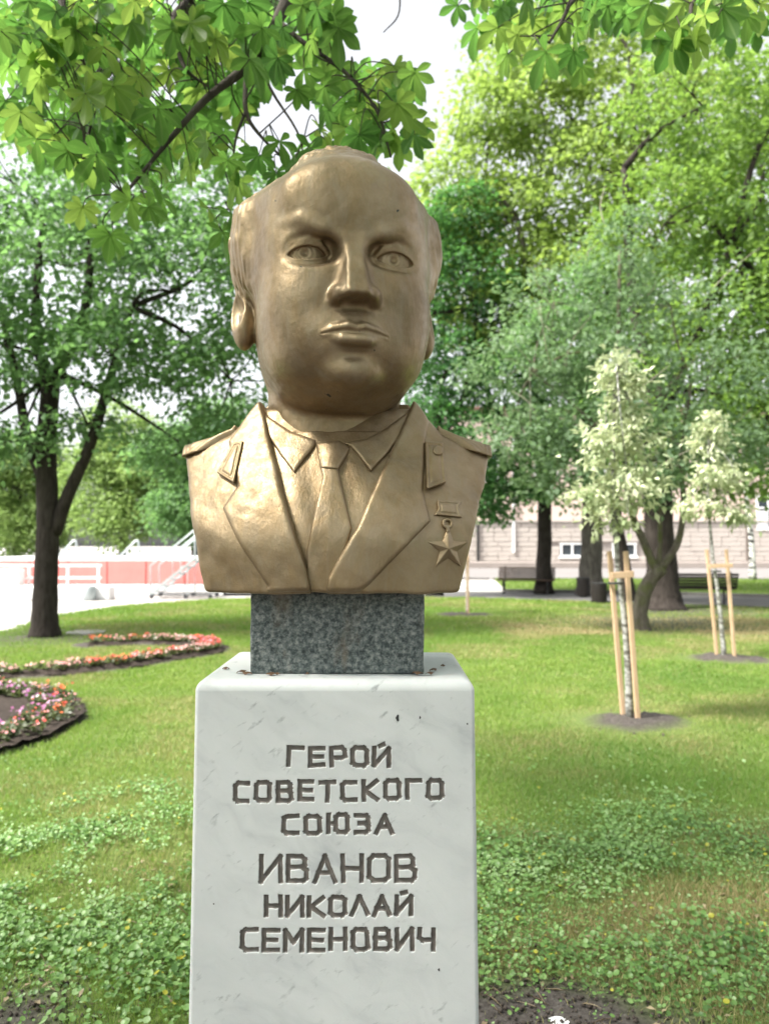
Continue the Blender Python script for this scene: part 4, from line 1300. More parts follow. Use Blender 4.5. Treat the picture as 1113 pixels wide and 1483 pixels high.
    for x, y, h, r, lm, lab, sd in far:
        q = np.random.default_rng(sd)
        lobes = []
        for k in range(13):
            a = q.uniform(0, 6.28); rr = r * q.uniform(.2, .62)
            z = h * q.uniform(.22, .86)
            s = r * q.uniform(.42, .58)
            lobes.append((x + rr * math.cos(a), y + rr * math.sin(a) * .7, z, s, s, s * .72, 75))
        make_tree('plane_tree', lab, (x, y, 0), [([(x, y, -.1), (x, y, 1.2), (x + .1, y, h * .6)], .3, .15, .3)], [], lobes, .26, lm, dark_bark, sd, 26, .75, .4, 3, group='trees far behind the stage')

# ------------------------------------------------------------------ young staked trees
def build_young():
    M = Mat('young_bark'); c = M.geo()
    n = M.noise(M.scale(c, (1, 1, 2.0)), 16.0, 4.0, .6)
    bark = M.done(M.principled(M.ramp(n, [(0.40, (.10, .095, .08)), (0.56, (.36, .36, .34))]), .9, 0, M.bump(n, .4, .01), .3))
    lm = leaf_mat('leaf_variegated', (.24, .34, .15), (.78, .79, .58), (.62, .68, .40), .38)
    wood = Mat('pine_wood'); c = wood.coord()
    n = wood.noise(wood.scale(c, (1, 1, .06)), 90.0, 5.0, .6, .6)
    pine = wood.done(wood.principled(wood.ramp(n, [(0.3, (.42, .28, .17)), (0.7, (.60, .43, .29))]), .7, 0, wood.bump(n, .2, .004), .3))
    strap = simple_mat('strap', (.04, .045, .04), .8)
    specs = [
      ((2.145, 6.80), [(0, 0, 0), (-.03, .0, .8), (-.10, 0, 1.5), (-.12, 0, 2.3), (-.08, 0, 3.2)], [(-.28, 0, 2.02, .20, .20, .15, 14), (-.02, -.1, 2.08, .26, .24, .20, 20), (-.20, -.1, 2.42, .20, .20, .18, 15), (.08, 0, 2.52, .18, .18, .18, 13), (-.06, 0, 2.85, .17, .16, .20, 14), (-.08, 0, 3.18, .12, .11, .18, 9), (.17, -.05, 2.28, .14, .14, .14, 8), (-.15, -.1, 1.78, .16, .15, .10, 7), (.03, 0, 3.02, .12, .1, .12, 6)],
       [((-.035, .06), (-.15, .04)), ((.055, -.06), (-.035, -.05))], 1.29, .075, 'nearer', 'in the middle of the right lawn'),
      ((4.60, 10.5), [(0, 0, 0), (-.06, 0, .8), (-.14, 0, 1.5), (-.18, 0, 2.3), (-.16, 0, 3.0)], [(-.30, 0, 2.1, .24, .22, .18, 15), (.05, -.1, 2.0, .24, .22, .17, 14), (-.16, -.1, 2.5, .30, .26, .22, 22), (-.14, 0, 2.92, .24, .22, .24, 18), (-.16, 0, 3.22, .14, .14, .16, 8), (.12, 0, 2.5, .18, .16, .16, 9), (.22, 0, 1.95, .14, .14, .12, 6)],
       [((-.07, .05), (-.20, .03)), ((.12, -.05), (.04, -.03))], 1.27, .08, 'farther', 'near the right edge'),
      ((1.86, 17.2), [(0, .1, 0), (-.01, .1, .8), (-.03, .1, 1.5), (-.03, .1, 2.6)], [(-.15, 0, 2.1, .26, .3, .3, 22), (-.15, 0, 2.5, .24, .3, .3, 20), (-.12, 0, 2.8, .16, .2, .2, 10)],
       [((-.006, .26), (-.006, .26)), ((.0, -.06), (-.012, -.06))], 1.25, .08, 'hidden', 'behind the bust'),
    ]
    for i, ((x, y), tr, lobes, posts, zc, leaf, which, where) in enumerate(specs):
        base = np.array([x, y, 0.0])
        tp = [base + np.array(p) for p in tr]
        lab = {'nearer': 'young tree with creamy variegated leaves, the nearer of the staked ones on the right lawn',
               'farther': 'young tree with creamy variegated leaves, staked farther off near the right edge',
               'hidden': 'young staked tree almost wholly hidden behind the bust'}[which]
        make_tree('young_tree', lab, tuple(base), [(tp, .030, .012, .3)], [],
            [(x + a, y + b, c_, rx, ry, rz, k) for a, b, c_, rx, ry, rz, k in lobes], leaf, lm, bark, 300 + i, 22, .14, .40, 5, 'young staked trees', .5, .45, limb_r=.012)
        s = empty('tree_stakes', (x, y, 0))
        tag(s, {'nearer': 'pair of pale wooden stakes with crossbar holding the nearer young tree', 'farther': 'pair of pale wooden stakes with crossbar holding the farther young tree', 'hidden': 'pale wooden stakes just visible beside the bust\'s lower right corner'}[which], 'stakes', 'wooden tree stakes')
        for (b0, b1) in posts:
            MB().bar((b0[0], b0[1], -.05), (b1[0], b1[1], 1.50), .040, .040, (0, 1, 0)).build('post', pine, s)
        (p0, p1), (q0, q1) = posts
        f = zc / 1.5
        a = (p0[0] + (p1[0] - p0[0]) * f - .05, min(p0[1], q0[1]) - .07, zc)
        b = (q0[0] + (q1[0] - q0[0]) * f + .03, min(p0[1], q0[1]) - .07, zc + .015)
        MB().bar(a, b, .026, .055, (0, 0, 1)).build('crossbar', pine, s)
        m = MB(); an = np.linspace(0, 2 * math.pi, 15)
        m.tube([((a[0] + b[0]) / 2 + .06 * math.cos(t) - .02, -.0 + .07 * math.sin(t), zc - .07) for t in an], .012, 6, False)
        m.build('strap', strap, s)

# ------------------------------------------------------------------ horse chestnut overhead
def px(u, v, d):
    """point seen at photograph position (u, v), d metres ahead; used to lay the branches out in space"""
    y = (741.5 - v) / 1114.0; x = (u - 556.5) / 1114.0
    c, s = math.cos(R(2.5)), math.sin(R(2.5))
    f = c - y * s
    k = d / f
    return np.array([x * k, d, 1.55 + (s + y * c) * k])

def palmate(q, nl, size):
    V, F, rib = [], [], []
    def strip(P, wid, nrm):
        k = len(P); b = len(V)
        for i in range(k):
            t = P[min(i + 1, k - 1)] - P[max(i - 1, 0)]
            t /= np.linalg.norm(t) + 1e-9
            s = np.cross(t, nrm); s /= np.linalg.norm(s) + 1e-9
            up = np.cross(s, t)
            w = wid[i]
            wv = .05 * w * math.sin(i * 2.6)
            V.extend([P[i] - s * w + up * (w * .26 + wv), P[i] - s * w * .06, P[i] + s * w * .06, P[i] + s * w + up * (w * .26 - wv)])
            rib.extend([0.0, 1.0, 1.0, 0.0])
        for i in range(k - 1):
            o = b + i * 4
            F.extend([(o, o + 1, o + 5, o + 4), (o + 1, o + 2, o + 6, o + 5), (o + 2, o + 3, o + 7, o + 6)])
    spread = R(250)
    for j in range(nl):
        a = -spread / 2 + spread * j / (nl - 1) + q.normal() * .06
        L = size * (1.0 - .42 * abs(a) / (spread / 2)) * q.uniform(.9, 1.1)
        d = np.array([math.sin(a), math.cos(a), 0])
        dr = q.uniform(.10, .42)
        P = [d * L * t + np.array([0, 0, -dr * L * t * t]) for t in np.linspace(0.02, 1, 8)]
        W = L * .225 * np.array([.12, .34, .58, .82, 1.0, .98, .62, .02])
        strip(P, W, np.array([0, 0, 1.0]))
    return np.array(V), F, np.array(rib)

def build_chestnut():
    q = np.random.default_rng(55)
    t = empty('horse_chestnut_tree', (-3.3, .4, 0))
    tag(t, 'horse chestnut reaching large palmate leaves over the bust from the top left', 'tree')
    bx = np.array([-3.3, .4, 0])
    bark = bark_mat('chestnut_bark', (.030, .026, .022), (.095, .082, .068))
    M = Mat('chestnut_leaf')
    oi = M.node('ShaderNodeObjectInfo').outputs['Random']
    cn = M.noise(M.coord(), 30.0, 3.0, .5)
    c = M.ramp(oi, [(0.0, (.030, .080, .024)), (0.6, (.055, .122, .032)), (1.0, (.090, .160, .040))])
    rb = M.ramp(M.attr('rib'), [(0.80, 0.0), (0.97, .8)])
    vein = M.math('MULTIPLY', M.ramp(M.node('ShaderNodeTexWave', ins={'Vector': M.coord(), 'Scale': 42.0, 'Distortion': 3.0, 'Detail': 1.0}).outputs['Fac'], [(.86, 0.0), (.97, 1.0)]), .22)
    body = M.mix(.35, c, M.ramp(cn, [(.3, (.03, .07, .015)), (.7, (.10, .17, .05))]))
    body = M.mix(M.math('MAXIMUM', rb, vein), body, (.17, .25, .09))
    p = M.principled(body, .45, 0, M.bump(cn, .3, .004), .4)
    tr = M.node('ShaderNodeBsdfTranslucent', ins={'Color': M.ramp(oi, [(0.0, (.10, .25, .045)), (0.5, (.18, .36, .06)), (1.0, (.40, .56, .10))])}).outputs[0]
    leafm = M.done(M.node('ShaderNodeMixShader', ins={0: .58, 1: p, 2: tr}).outputs[0])
    trunk_mesh('trunk', [([(0, 0, -.1), (.02, 0, 1.0), (.1, .1, 2.4), (.3, .35, 3.6)], .30, .22, .5)], bark, t, 16)
    L1 = [np.array((-3.05, .7, 3.2)), np.array((-1.9, 2.1, 4.6)), np.array((-.75, 3.0, 4.5)), px(408, -40, 3.25), px(402, 30, 3.2), px(358, 95, 3.15), px(300, 142, 3.1), px(252, 195, 3.05), px(180, 282, 3.0)]
    L2 = [px(402, 30, 3.2), px(440, 62, 3.15), px(500, 105, 3.1), px(545, 160, 3.05), px(566, 228, 3.05)]
    L3 = [px(358, 95, 3.15), px(356, 160, 3.1), px(380, 200, 3.1), px(425, 242, 3.1)]
    L4 = [np.array((-1.9, 2.1, 4.6)), px(240, -60, 3.5), px(250, 30, 3.4), px(266, 95, 3.3), px(300, 125, 3.3)]
    L5 = [np.array((-1.9, 2.1, 4.6)), px(60, -60, 3.6), px(95, 40, 3.5), px(140, 120, 3.4), px(120, 230, 3.3)]
    L6 = [np.array((-.75, 3.0, 4.5)), np.array((.1, 3.0, 4.6)), px(835, -60, 3.1), px(822, 10, 3.0), px(795, 62, 2.95)]
    L7 = [np.array((.1, 3.0, 4.6)), px(985, -70, 3.3), px(1000, 10, 3.2), px(985, 60, 3.15)]
    L8 = [px(356, 160, 3.1), px(340, 210, 3.05), px(335, 300, 3.0)]
    L9 = [px(402, 30, 3.2), px(385, 110, 3.3), px(430, 190, 3.3), px(440, 235, 3.3)]
    LL = [(L1, .045, .006), (L2, .012, .004), (L3, .012, .004), (L4, .022, .005), (L5, .024, .005), (L6, .022, .005), (L7, .020, .004), (L8, .007, .003), (L9, .009, .003)]
    samp = []
    for k, (P, r0, r1) in enumerate(LL):
        trunk_mesh('limb' if k in (0, 3, 4, 5, 6) else 'branch', [([p_ - bx for p_ in P], r0, r1, 0)], bark, t, 8, .05)
        S = resample(P, 40)
        samp.append(S)
    samp = np.vstack(samp)
    # a bare twig hanging in the gap of sky
    trunk_mesh('branch', [([px(578, -30, 3.2) - bx, px(577, 20, 3.2) - bx, px(555, 47, 3.2) - bx], .005, .002, 0)], bark, t, 6, 0)
    variants = []
    for k in range(8):
        V, F, rb = palmate(q, [7, 7, 5, 7, 6, 5, 7, 6][k], .118)
        me = mesh_np('leaf', V, np.array(F), True, {'rib': rb})
        me.materials.append(leafm)
        variants.append(me)
    spots = []
    A = [(0, -10), (500, -10), (470, 60), (395, 95), (350, 165), (290, 235), (215, 262), (100, 250), (0, 190)]
    while len(spots) < 200:
        u, v = q.uniform(0, 500), q.uniform(-10, 262)
        if in_poly(np.array([u]), np.array([v]), A)[0] and q.random() < 1.0 - .55 * v / 262:
            spots.append((u, v, q.uniform(2.8, 4.2)))
    for u, v in ((165, 350), (160, 340), (215, 300), (232, 285), (120, 300), (300, 300), (322, 335), (335, 310), (190, 290), (255, 262), (330, 232), (345, 262), (375, 225), (400, 250), (425, 235), (355, 205), (405, 205), (300, 205), (275, 240)):
        spots.append((u, v, q.uniform(2.8, 3.3)))
    for u, v in ((470, 125), (490, 100), (515, 120), (500, 150), (530, 140), (545, 110), (570, 95), (585, 110), (600, 105), (560, 135), (575, 150), (590, 170), (610, 180), (540, 180), (520, 195), (505, 185), (560, 195), (580, 205), (465, 190), (480, 215), (450, 215), (490, 40), (470, 20), (440, 100), (455, 70), (430, 130), (475, 160), (550, 205), (600, 195), (515, 165)):
        spots.append((u, v, q.uniform(2.9, 3.35)))
    for u, v in ((662, 8), (735, 78), (720, 40), (748, 50), (770, 30), (790, 75), (812, 95), (830, 75), (842, 95), (835, 40), (800, 40), (815, 15), (860, 20), (880, 8), (905, 22), (760, -5), (700, -12), (960, 35), (972, 60), (985, 40), (1005, 55), (1020, 22), (1045, 12), (1080, 22), (1100, 6), (940, 4), (990, 5), (1030, -8), (860, -12), (1065, -6), (800, -5)):
        spots.append((u, v, q.uniform(2.8, 3.4)))
    twigs = []
    for (u, v, d) in spots:
        p = px(u, v, d)
        k = np.argmin(np.linalg.norm(samp - p, axis=1))
        s = samp[k]
        out = p - s; out[2] *= .4
        nrm = np.linalg.norm(out)
        az = q.normal() * .9 + (.5 * max(-1, min(1, -out[0] / (nrm + .05))))
        tilt = q.uniform(.35, 1.25)
        o = link('leaf', variants[int(q.integers(8))], None, t)
        o.location = p - bx
        o.rotation_euler = (-tilt, q.normal() * .35, az)
        sc = q.uniform(.75, 1.2)
        o.scale = (sc, sc, sc)
        mid = (s + p) / 2 + np.array([0, 0, .05]) + q.normal(size=3) * .03
        twigs.append(([s - bx, mid - bx, p - bx], .0035, .002, 0))
    trunk_mesh('twigs', twigs, bark, t, 5, 0)['kind'] = 'stuff'
    # the rest of the canopy, unseen overhead, shaped to keep sun off the bust
    Vs, Fs, n = [], [], 0
    base = [palmate(q, 7, .165), palmate(q, 5, .165), palmate(q, 6, .17)]
    back = []
    while len(back) < 200:
        u, v = q.uniform(-20, 500), q.uniform(-20, 255)
        if in_poly(np.array([u]), np.array([v]), A)[0]: back.append(px(u, v, q.uniform(3.7, 5.2)))
    back += [px(q.uniform(440, 620), q.uniform(90, 215), q.uniform(3.4, 4.2)) for _ in range(24)] + [px(q.uniform(690, 1110), q.uniform(-20, 45), q.uniform(3.4, 4.4)) for _ in range(45)]
    for p in back:
        V, F, _ = base[int(q.integers(3))]
        a = q.normal() * .9; tl = q.uniform(.3, 1.2)
        Rx = np.array([[1, 0, 0], [0, math.cos(tl), math.sin(tl)], [0, -math.sin(tl), math.cos(tl)]])
        Rz = np.array([[math.cos(a), -math.sin(a), 0], [math.sin(a), math.cos(a), 0], [0, 0, 1]])
        Vs.append(V @ Rx.T @ Rz.T * q.uniform(.65, .95) + p - bx)
        Fs.append(np.array(F) + n); n += len(V)
    cnt = 0  # unseen leaves overhead, spread where they shade the bust
    while cnt < 1100:
        p = np.array([q.uniform(-5.0, 2.6), q.uniform(-2.4, 3.6), q.uniform(3.3, 6.0)])
        if ((p[0] + 1.6) / 3.4) ** 2 + ((p[1] - .5) / 2.7) ** 2 + ((p[2] - 4.4) / 1.7) ** 2 > 1: continue
        top = 1.55 + (741.5 / 1114 + math.tan(R(2.5))) / (1 - .666 * math.tan(R(2.5))) * p[1]
        if p[1] > 0 and p[2] < top + .15: continue
        V, F, _ = base[int(q.integers(3))]
        a = q.uniform(0, 6.28); tl = q.uniform(.1, .9)
        Rx = np.array([[1, 0, 0], [0, math.cos(tl), math.sin(tl)], [0, -math.sin(tl), math.cos(tl)]])
        Rz = np.array([[math.cos(a), -math.sin(a), 0], [math.sin(a), math.cos(a), 0], [0, 0, 1]])
        Vs.append(V @ Rx.T @ Rz.T * q.uniform(.8, 1.2) + p - bx)
        Fs.append(np.array(F) + n); n += len(V); cnt += 1
    o = link('foliage', mesh_np('foliage', np.vstack(Vs), np.vstack(Fs)), leafm, t)
    o['kind'] = 'stuff'

def build_unseen_tree_belt():
    """unseen belt of trees added behind the camera to give the bust dark reflections"""
    q = np.random.default_rng(900)  # out-of-view trees, added to darken what the gold surface mirrors
    lobes = []
    for k in range(40):
        a = R(100 + 160 * k / 39) if True else 0
        rr = q.uniform(15, 21)
        h = q.uniform(7, 10.5)
        for j in range(3):
            lobes.append((rr * math.sin(a) + q.normal() * .8, rr * math.cos(a) + q.normal() * .8, h * (.30 + .24 * j), 2.1, 2.1, h * .22, 12))
    V, F, T, _ = crown(lobes, .42, q, 22, 1.0, .3, .5)
    o = link('unseen_tree_belt', mesh_np('unseen_tree_belt', V, F, False, {'tone': T}), bpy.data.materials['leaf_deep_green'])
    tag(o, 'unseen belt of trees added behind the viewpoint for dark reflections in the bust', 'trees', None, 'stuff')
# ------------------------------------------------------------------ benches, bins, flowers
def build_bench(loc, rz, label, wood, iron, L=1.9):
    b = empty('park_bench', loc, rz)
    tag(b, label, 'bench', 'park benches along the path')
    for k in range(4):
        MB().box((0, -.42 + k * .115, .45 + .012 * abs(k - 1.5)), (L, .095, .035), None, .008).build('seat_slat', wood, b)
    for k in range(5):
        y = .08 + k * .035; z = .52 + k * .082
        c, s = math.cos(R(-20)), math.sin(R(-20))
        MB().box((0, y, z), (L, .03, .066), np.array([[1, 0, 0], [0, c, -s], [0, s, c]]), .006).build('back_slat', wood, b)
    for x in (-L / 2 + .22, L / 2 - .22):
        m = MB()
        m.tube(resample([(x, -.44, 0), (x, -.38, .16), (x, -.42, .36), (x, -.38, .425)], 10), .026, 8)
        m.tube(resample([(x, .12, 0), (x, .02, .2), (x, .02, .42), (x, .14, .62), (x, .27, .92)], 14), .026, 8)
        m.bar((x, -.40, .422), (x, .04, .422), .04, .03)
        m.tube([(x, -.37, .2), (x, .02, .2)], .016, 6)
        m.build('leg_frame', iron, b, True)

def build_bin(loc, label, mat, rim):
    b = empty('litter_bin', loc)
    tag(b, label, 'litter bin', 'litter bins beside the path')
    MB().tube([(0, 0, .03), (0, 0, .05), (0, 0, .55), (0, 0, .57)], [.15, .165, .185, .175], 20).build('liner', rim, b, True)
    me = MB().box((0, 0, 0), (.055, .022, .56), None, .006).mesh('slat')
    me.materials.append(mat)
    for k in range(16):
        a = 2 * math.pi * k / 16
        o = link('slat', me, None, b, (.195 * math.cos(a), .195 * math.sin(a), .32))
        o.rotation_euler = (0, 0, a + math.pi / 2)
    m = MB(); an = np.linspace(0, 2 * math.pi, 21)
    m.tube([(.205 * math.cos(t), .205 * math.sin(t), .60) for t in an], .016, 6, False)
    m.build('rim', rim, b, True)
    MB().tube([(0, 0, 0), (0, 0, .04)], .12, 16).build('foot', rim, b)

def flower_mass(P, H, tones, q, leaf=.05, bloom=.035, nb=5, nl=8):
    """P (n,2) plant positions, H heights, tones (n,3) petal colours -> (leaves mesh data, blossoms mesh data)"""
    n = len(P)
    # leaves
    rep = np.repeat(np.arange(n), nl); m = len(rep)
    C = np.stack([P[rep, 0], P[rep, 1], H[rep] * q.uniform(.1, .75, m) + .01], 1)
    C[:, :2] += q.normal(size=(m, 2)) * .025
    A = rdir(q, m); A[:, 2] = np.abs(A[:, 2]) * .6 + .1
    A /= np.linalg.norm(A, axis=1)[:, None]
    N = rdir(q, m) * .5 + (0, 0, 1)
    l = leaf * q.uniform(.7, 1.3, m)
    lv = leaf_cloud(C, A, N, l, l * .7, np.clip(q.normal(.5, .2, m), 0, 1))
    # blossoms: five-petalled shallow cups
    rep = np.repeat(np.arange(n), nb); m = len(rep)
    C = np.stack([P[rep, 0], P[rep, 1], H[rep] * q.uniform(.8, 1.15, m) + .015], 1)
    C[:, :2] += q.normal(size=(m, 2)) * .032
    N = rdir(q, m) * .6 + np.array([0, -.35, 1.0]); N /= np.linalg.norm(N, axis=1)[:, None]
    U = np.cross(N, np.array([.3, .9, .1])); U /= np.linalg.norm(U, axis=1)[:, None]
    W = np.cross(N, U)
    s = bloom * q.uniform(.6, 1.2, m)[:, None]
    ring = [C]
    for k in range(10):
        a = 2 * math.pi * k / 10
        r = 1.0 if k % 2 == 0 else .62
        ring.append(C + (U * math.cos(a) + W * math.sin(a)) * s * r * .5 + N * s * .12 * r)
    V = np.stack(ring, 1).reshape(-1, 3)
    i = np.arange(m)[:, None] * 11
    F = np.concatenate([i + np.array([[0, 1 + k, 1 + (k + 1) % 10]]) for k in range(10)], 0)
    col = np.repeat(np.clip(tones[rep] * q.uniform(.8, 1.15, (m, 1)), 0, 1), 11, 0)
    return lv, (V, F, col)

def build_props():
    wood = simple_mat('bench_wood', (.075, .045, .032), .6, .3, 6.0)
    dwood = simple_mat('bench_dark_wood', (.022, .017, .015), .6, .3, 6.0)
    iron = simple_mat('cast_iron', (.02, .02, .021), .5)
    build_bench((4.78, 26.05, -.07), R(-16), 'brown slatted park bench on the path right of the bust', wood, iron)
    build_bench((8.45, 20.75, -.07), R(171), 'dark park bench behind the broad trunk and the farther young tree', dwood, iron)
    bm = simple_mat('bin_slat', (.022, .017, .015), .6, .3, 9.0)
    build_bin((6.27, 24.4, -.07), 'dark slatted litter bin standing against the grey trunk', bm, iron)
    build_bin((5.80, 20.9, -.07), 'dark slatted litter bin nearer the lawn, right of the other bin', bm, iron)
    # flower beds
    soil = Mat('bed_soil'); c = soil.geo()
    n = soil.noise(c, 30.0, 6.0, .7)
    soilm = soil.done(soil.principled(soil.ramp(n, [(.3, (.016, .012, .010)), (.7, (.070, .055, .046))]), .95, 0, soil.bump(n, .8, .02), .2))
    petal = Mat('petal')
    col = petal.attr('petal', 'Color')
    pr = petal.principled(col, .6, 0, None, .2)
    tl = petal.node('ShaderNodeBsdfTranslucent', ins={'Color': col}).outputs[0]
    petalm = petal.done(petal.node('ShaderNodeMixShader', ins={0: .3, 1: pr, 2: tl}).outputs[0])
    lfm = leaf_mat('bedding_leaf', (.030, .055, .022), (.13, .14, .075), (.2, .25, .08), .3)
    q = np.random.default_rng(77)
    coral = np.array((.66, .10, .085)); pink = np.array((.72, .33, .33)); pale = np.array((.66, .40, .36)); magenta = np.array((.46, .17, .34)); purple = np.array((.34, .12, .30)); white = np.array((.80, .80, .74)); orange = np.array((.80, .17, .07))
    # near bed
    bA = empty('flower_bed', (-3.6, 6.7, 0))
    tag(bA, 'near rounded flower bed with purple, pink and orange blossoms at the left edge', 'flower bed', 'flower beds in the left lawn')
    off = np.array([-3.6, 6.7, 0.0])
    gx, gy = np.meshgrid(np.linspace(-5.7, -2.5, 60), np.linspace(4.7, 8.5, 70))
    cen = np.array(BED_A).mean(0)
    gz = .035 + .05 * fnoise(gx, gy, 7.0, 51)
    P = np.array(BED_A)
    idx = np.arange(gx.size).reshape(gx.shape)
    F = np.stack([idx[:-1, :-1], idx[:-1, 1:], idx[1:, 1:], idx[1:, :-1]], -1).reshape(-1, 4)
    ins = in_poly(gx, gy, BED_A).ravel()
    F = F[ins[F].all(1)]
    link('soil', mesh_np('soil', np.stack([gx.ravel(), gy.ravel(), gz.ravel()], 1) - off, F), soilm, bA)
    pts = np.stack([q.uniform(-5.6, -2.55, 2600), q.uniform(4.8, 8.45, 2600)], 1)
    pts = pts[in_poly(pts[:, 0], pts[:, 1], [tuple(cen + (np.array(p) - cen) * .95) for p in BED_A])]
    def edge_d(x, y):
        d = np.full(x.shape, 9.0); j = len(P) - 1
        for i in range(len(P)):
            e = P[j] - P[i]
            t = np.clip(((x - P[i][0]) * e[0] + (y - P[i][1]) * e[1]) / (e @ e), 0, 1)
            d = np.minimum(d, np.hypot(x - P[i][0] - e[0] * t, y - P[i][1] - e[1] * t)); j = i
        return d
    ed = edge_d(pts[:, 0], pts[:, 1])
    keep = (ed > .12) & ((ed < .46) | (q.random(len(pts)) < .05)) & (q.random(len(pts)) < .8)
    pts, ed = pts[keep], ed[keep]
    r = fnoise(pts[:, 0], pts[:, 1], 3.0, 61)
    tones = np.where((ed < .26)[:, None], np.where((r < .45)[:, None], orange, np.where((r < .72)[:, None], pink, white)), np.where((r < .42)[:, None], magenta, np.where((r < .60)[:, None], np.array((.62, .36, .52)), purple)))
    mix = q.random(len(pts)); tones = np.where((mix < .07)[:, None], white, np.where((mix > .93)[:, None], coral, tones))
    lv, bl = flower_mass(pts, q.uniform(.05, .13, len(pts)), tones, q, .055, .036, 2, 12)
    o = link('foliage', mesh_np('foliage', lv[0] - off + (0, 0, .04), lv[1], False, {'tone': lv[2]}), lfm, bA); o['kind'] = 'stuff'
    o = link('blossoms', mesh_np('blossoms', bl[0] - off + (0, 0, .04), bl[1], True, {'petal': bl[2]}), petalm, bA); o['kind'] = 'stuff'
    # winding bed
    bB = empty('flower_bed', (-3.6, 10.4, 0))
    tag(bB, 'long winding ribbon bed of coral and pale pink flowers before the left tree', 'flower bed', 'flower beds in the left lawn')
    off = np.array([-3.6, 10.4, 0.0])
    L = resample([(a, b, 0) for a, b in BED_B_LINE], 70)
    T = np.gradient(L, axis=0); T /= np.linalg.norm(T, axis=1)[:, None]
    S = np.stack([-T[:, 1], T[:, 0], T[:, 2] * 0], 1)
    V, F = [], []
    ks = np.linspace(-.24, .24, 7)
    for i in range(len(L)):
        for k in ks:
            p = L[i] + S[i] * k * (1 + .15 * math.sin(i * .9))
            V.append((p[0], p[1], .055 * (1 - (k / .26) ** 2) + .02 + .012 * math.sin(i * 2.1 + k * 30)))
    F = [(i * 7 + j, i * 7 + j + 1, (i + 1) * 7 + j + 1, (i + 1) * 7 + j) for i in range(len(L) - 1) for j in range(6)]
    link('soil', mesh_np('soil', np.array(V) - off, F), soilm, bB)
    n = 620
    t = q.uniform(0, len(L) - 1.001, n); i = t.astype(int)
    pts = L[i] + (L[i + 1] - L[i]) * (t - i)[:, None] + S[i] * (q.uniform(-.14, .14, n))[:, None]
    s = t / len(L)
    g = fnoise(pts[:, 0], pts[:, 1], 2.6, 71)
    tip = np.exp(-((s - .60) / .09) ** 2)
    rr = q.random(n)
    tones = np.where((tip * 1.2 + g > .95)[:, None], np.where((rr < .6)[:, None], coral, np.array((.78, .25, .30))), np.where((g > .54)[:, None], np.where((rr < .7)[:, None], coral, orange), np.where((rr < .6)[:, None], pale, np.where((rr < .93)[:, None], pink, white))))
    keep = q.random(n) < np.where(s < .45, .9, np.where(s < .72, 1.0, .75))
    pts, tones = pts[keep], tones[keep]
    lv, bl = flower_mass(pts[:, :2], q.uniform(.04, .10, len(pts)), tones, q, .05, .040, 2, 8)
    o = link('foliage', mesh_np('foliage', lv[0] - off + (0, 0, .05), lv[1], False, {'tone': lv[2]}), lfm, bB); o['kind'] = 'stuff'
    o = link('blossoms', mesh_np('blossoms', bl[0] - off + (0, 0, .05), bl[1], True, {'petal': bl[2]}), petalm, bB); o['kind'] = 'stuff'
    # white scrap of paper in the soil beside the pedestal
    V = []
    k = 7
    for a in range(k):
        for b in range(k):
            V.append(((a / 6 - .5) * .055 * (1 + .2 * math.sin(b * 2.3)), (b / 6 - .5) * .06 * (1 + .2 * math.sin(a * 1.7)), .008 + .006 * math.sin(a * 1.3 + b * .7) * math.cos(b * 1.1)))
    F = [(a * k + b, (a + 1) * k + b, (a + 1) * k + b + 1, a * k + b + 1) for a in range(k - 1) for b in range(k - 1)]
    o = link('paper_scrap', mesh_np('paper_scrap', V, F), simple_mat('paper', (.8, .8, .8), .8, .03), None, (.565, 2.55, .005))
    tag(o, 'crumpled white scrap of paper on the bare soil right of the pedestal', 'litter')
# ------------------------------------------------------------------ grass, ground-cover leaves, litter on the soil
def ground_z(x, y):
    z = (fnoise(x, y, 3.1, 15) - .5) * .035 * np.clip((y - 1.0), 0, 1)
    return np.maximum(z, -.03)
def weed(x, y):
    """0..1: where low broad-leaved plants replace the grass"""
    n = fnoise(x, y, .9, 81)
    zone = np.clip((y - 2.45) / .35, 0, 1) * np.clip((5.0 + 1.2 * (vnoise(x, y, 1.3, 86) - .5) - y) / 1.0, 0, 1)
    zone = zone * np.clip(1.15 - 1.3 * np.exp(-(((x - 1.5) / .7) ** 2 + ((y - 3.25) / .4) ** 2)), 0, 1)
    return np.clip((n - .25 + .50 * (vnoise(x, y, 6.0, 85) - .5)) / .24, 0, 1) * zone
def dryness(x, y):
    n = fnoise(x, y, .8, 91)
    d = np.clip((n - .47) / .18, 0, 1)
    near = 1.3 * np.exp(-(((x - 1.5) / .9) ** 2 + ((y - 3.25) / .5) ** 2)) + .8 * np.exp(-(((x - 2.1) / .5) ** 2 + ((y - 4.1) / .4) ** 2)) + .5 * np.exp(-(((x - .7) / .4) ** 2 + ((y - 3.1) / .25) ** 2))
    under = np.exp(-(((x - 5.0) / 3.0) ** 2 + ((y - 15.2) / 2.2) ** 2))
    return np.clip(.55 * d + .9 * near + .9 * under, 0, 1)

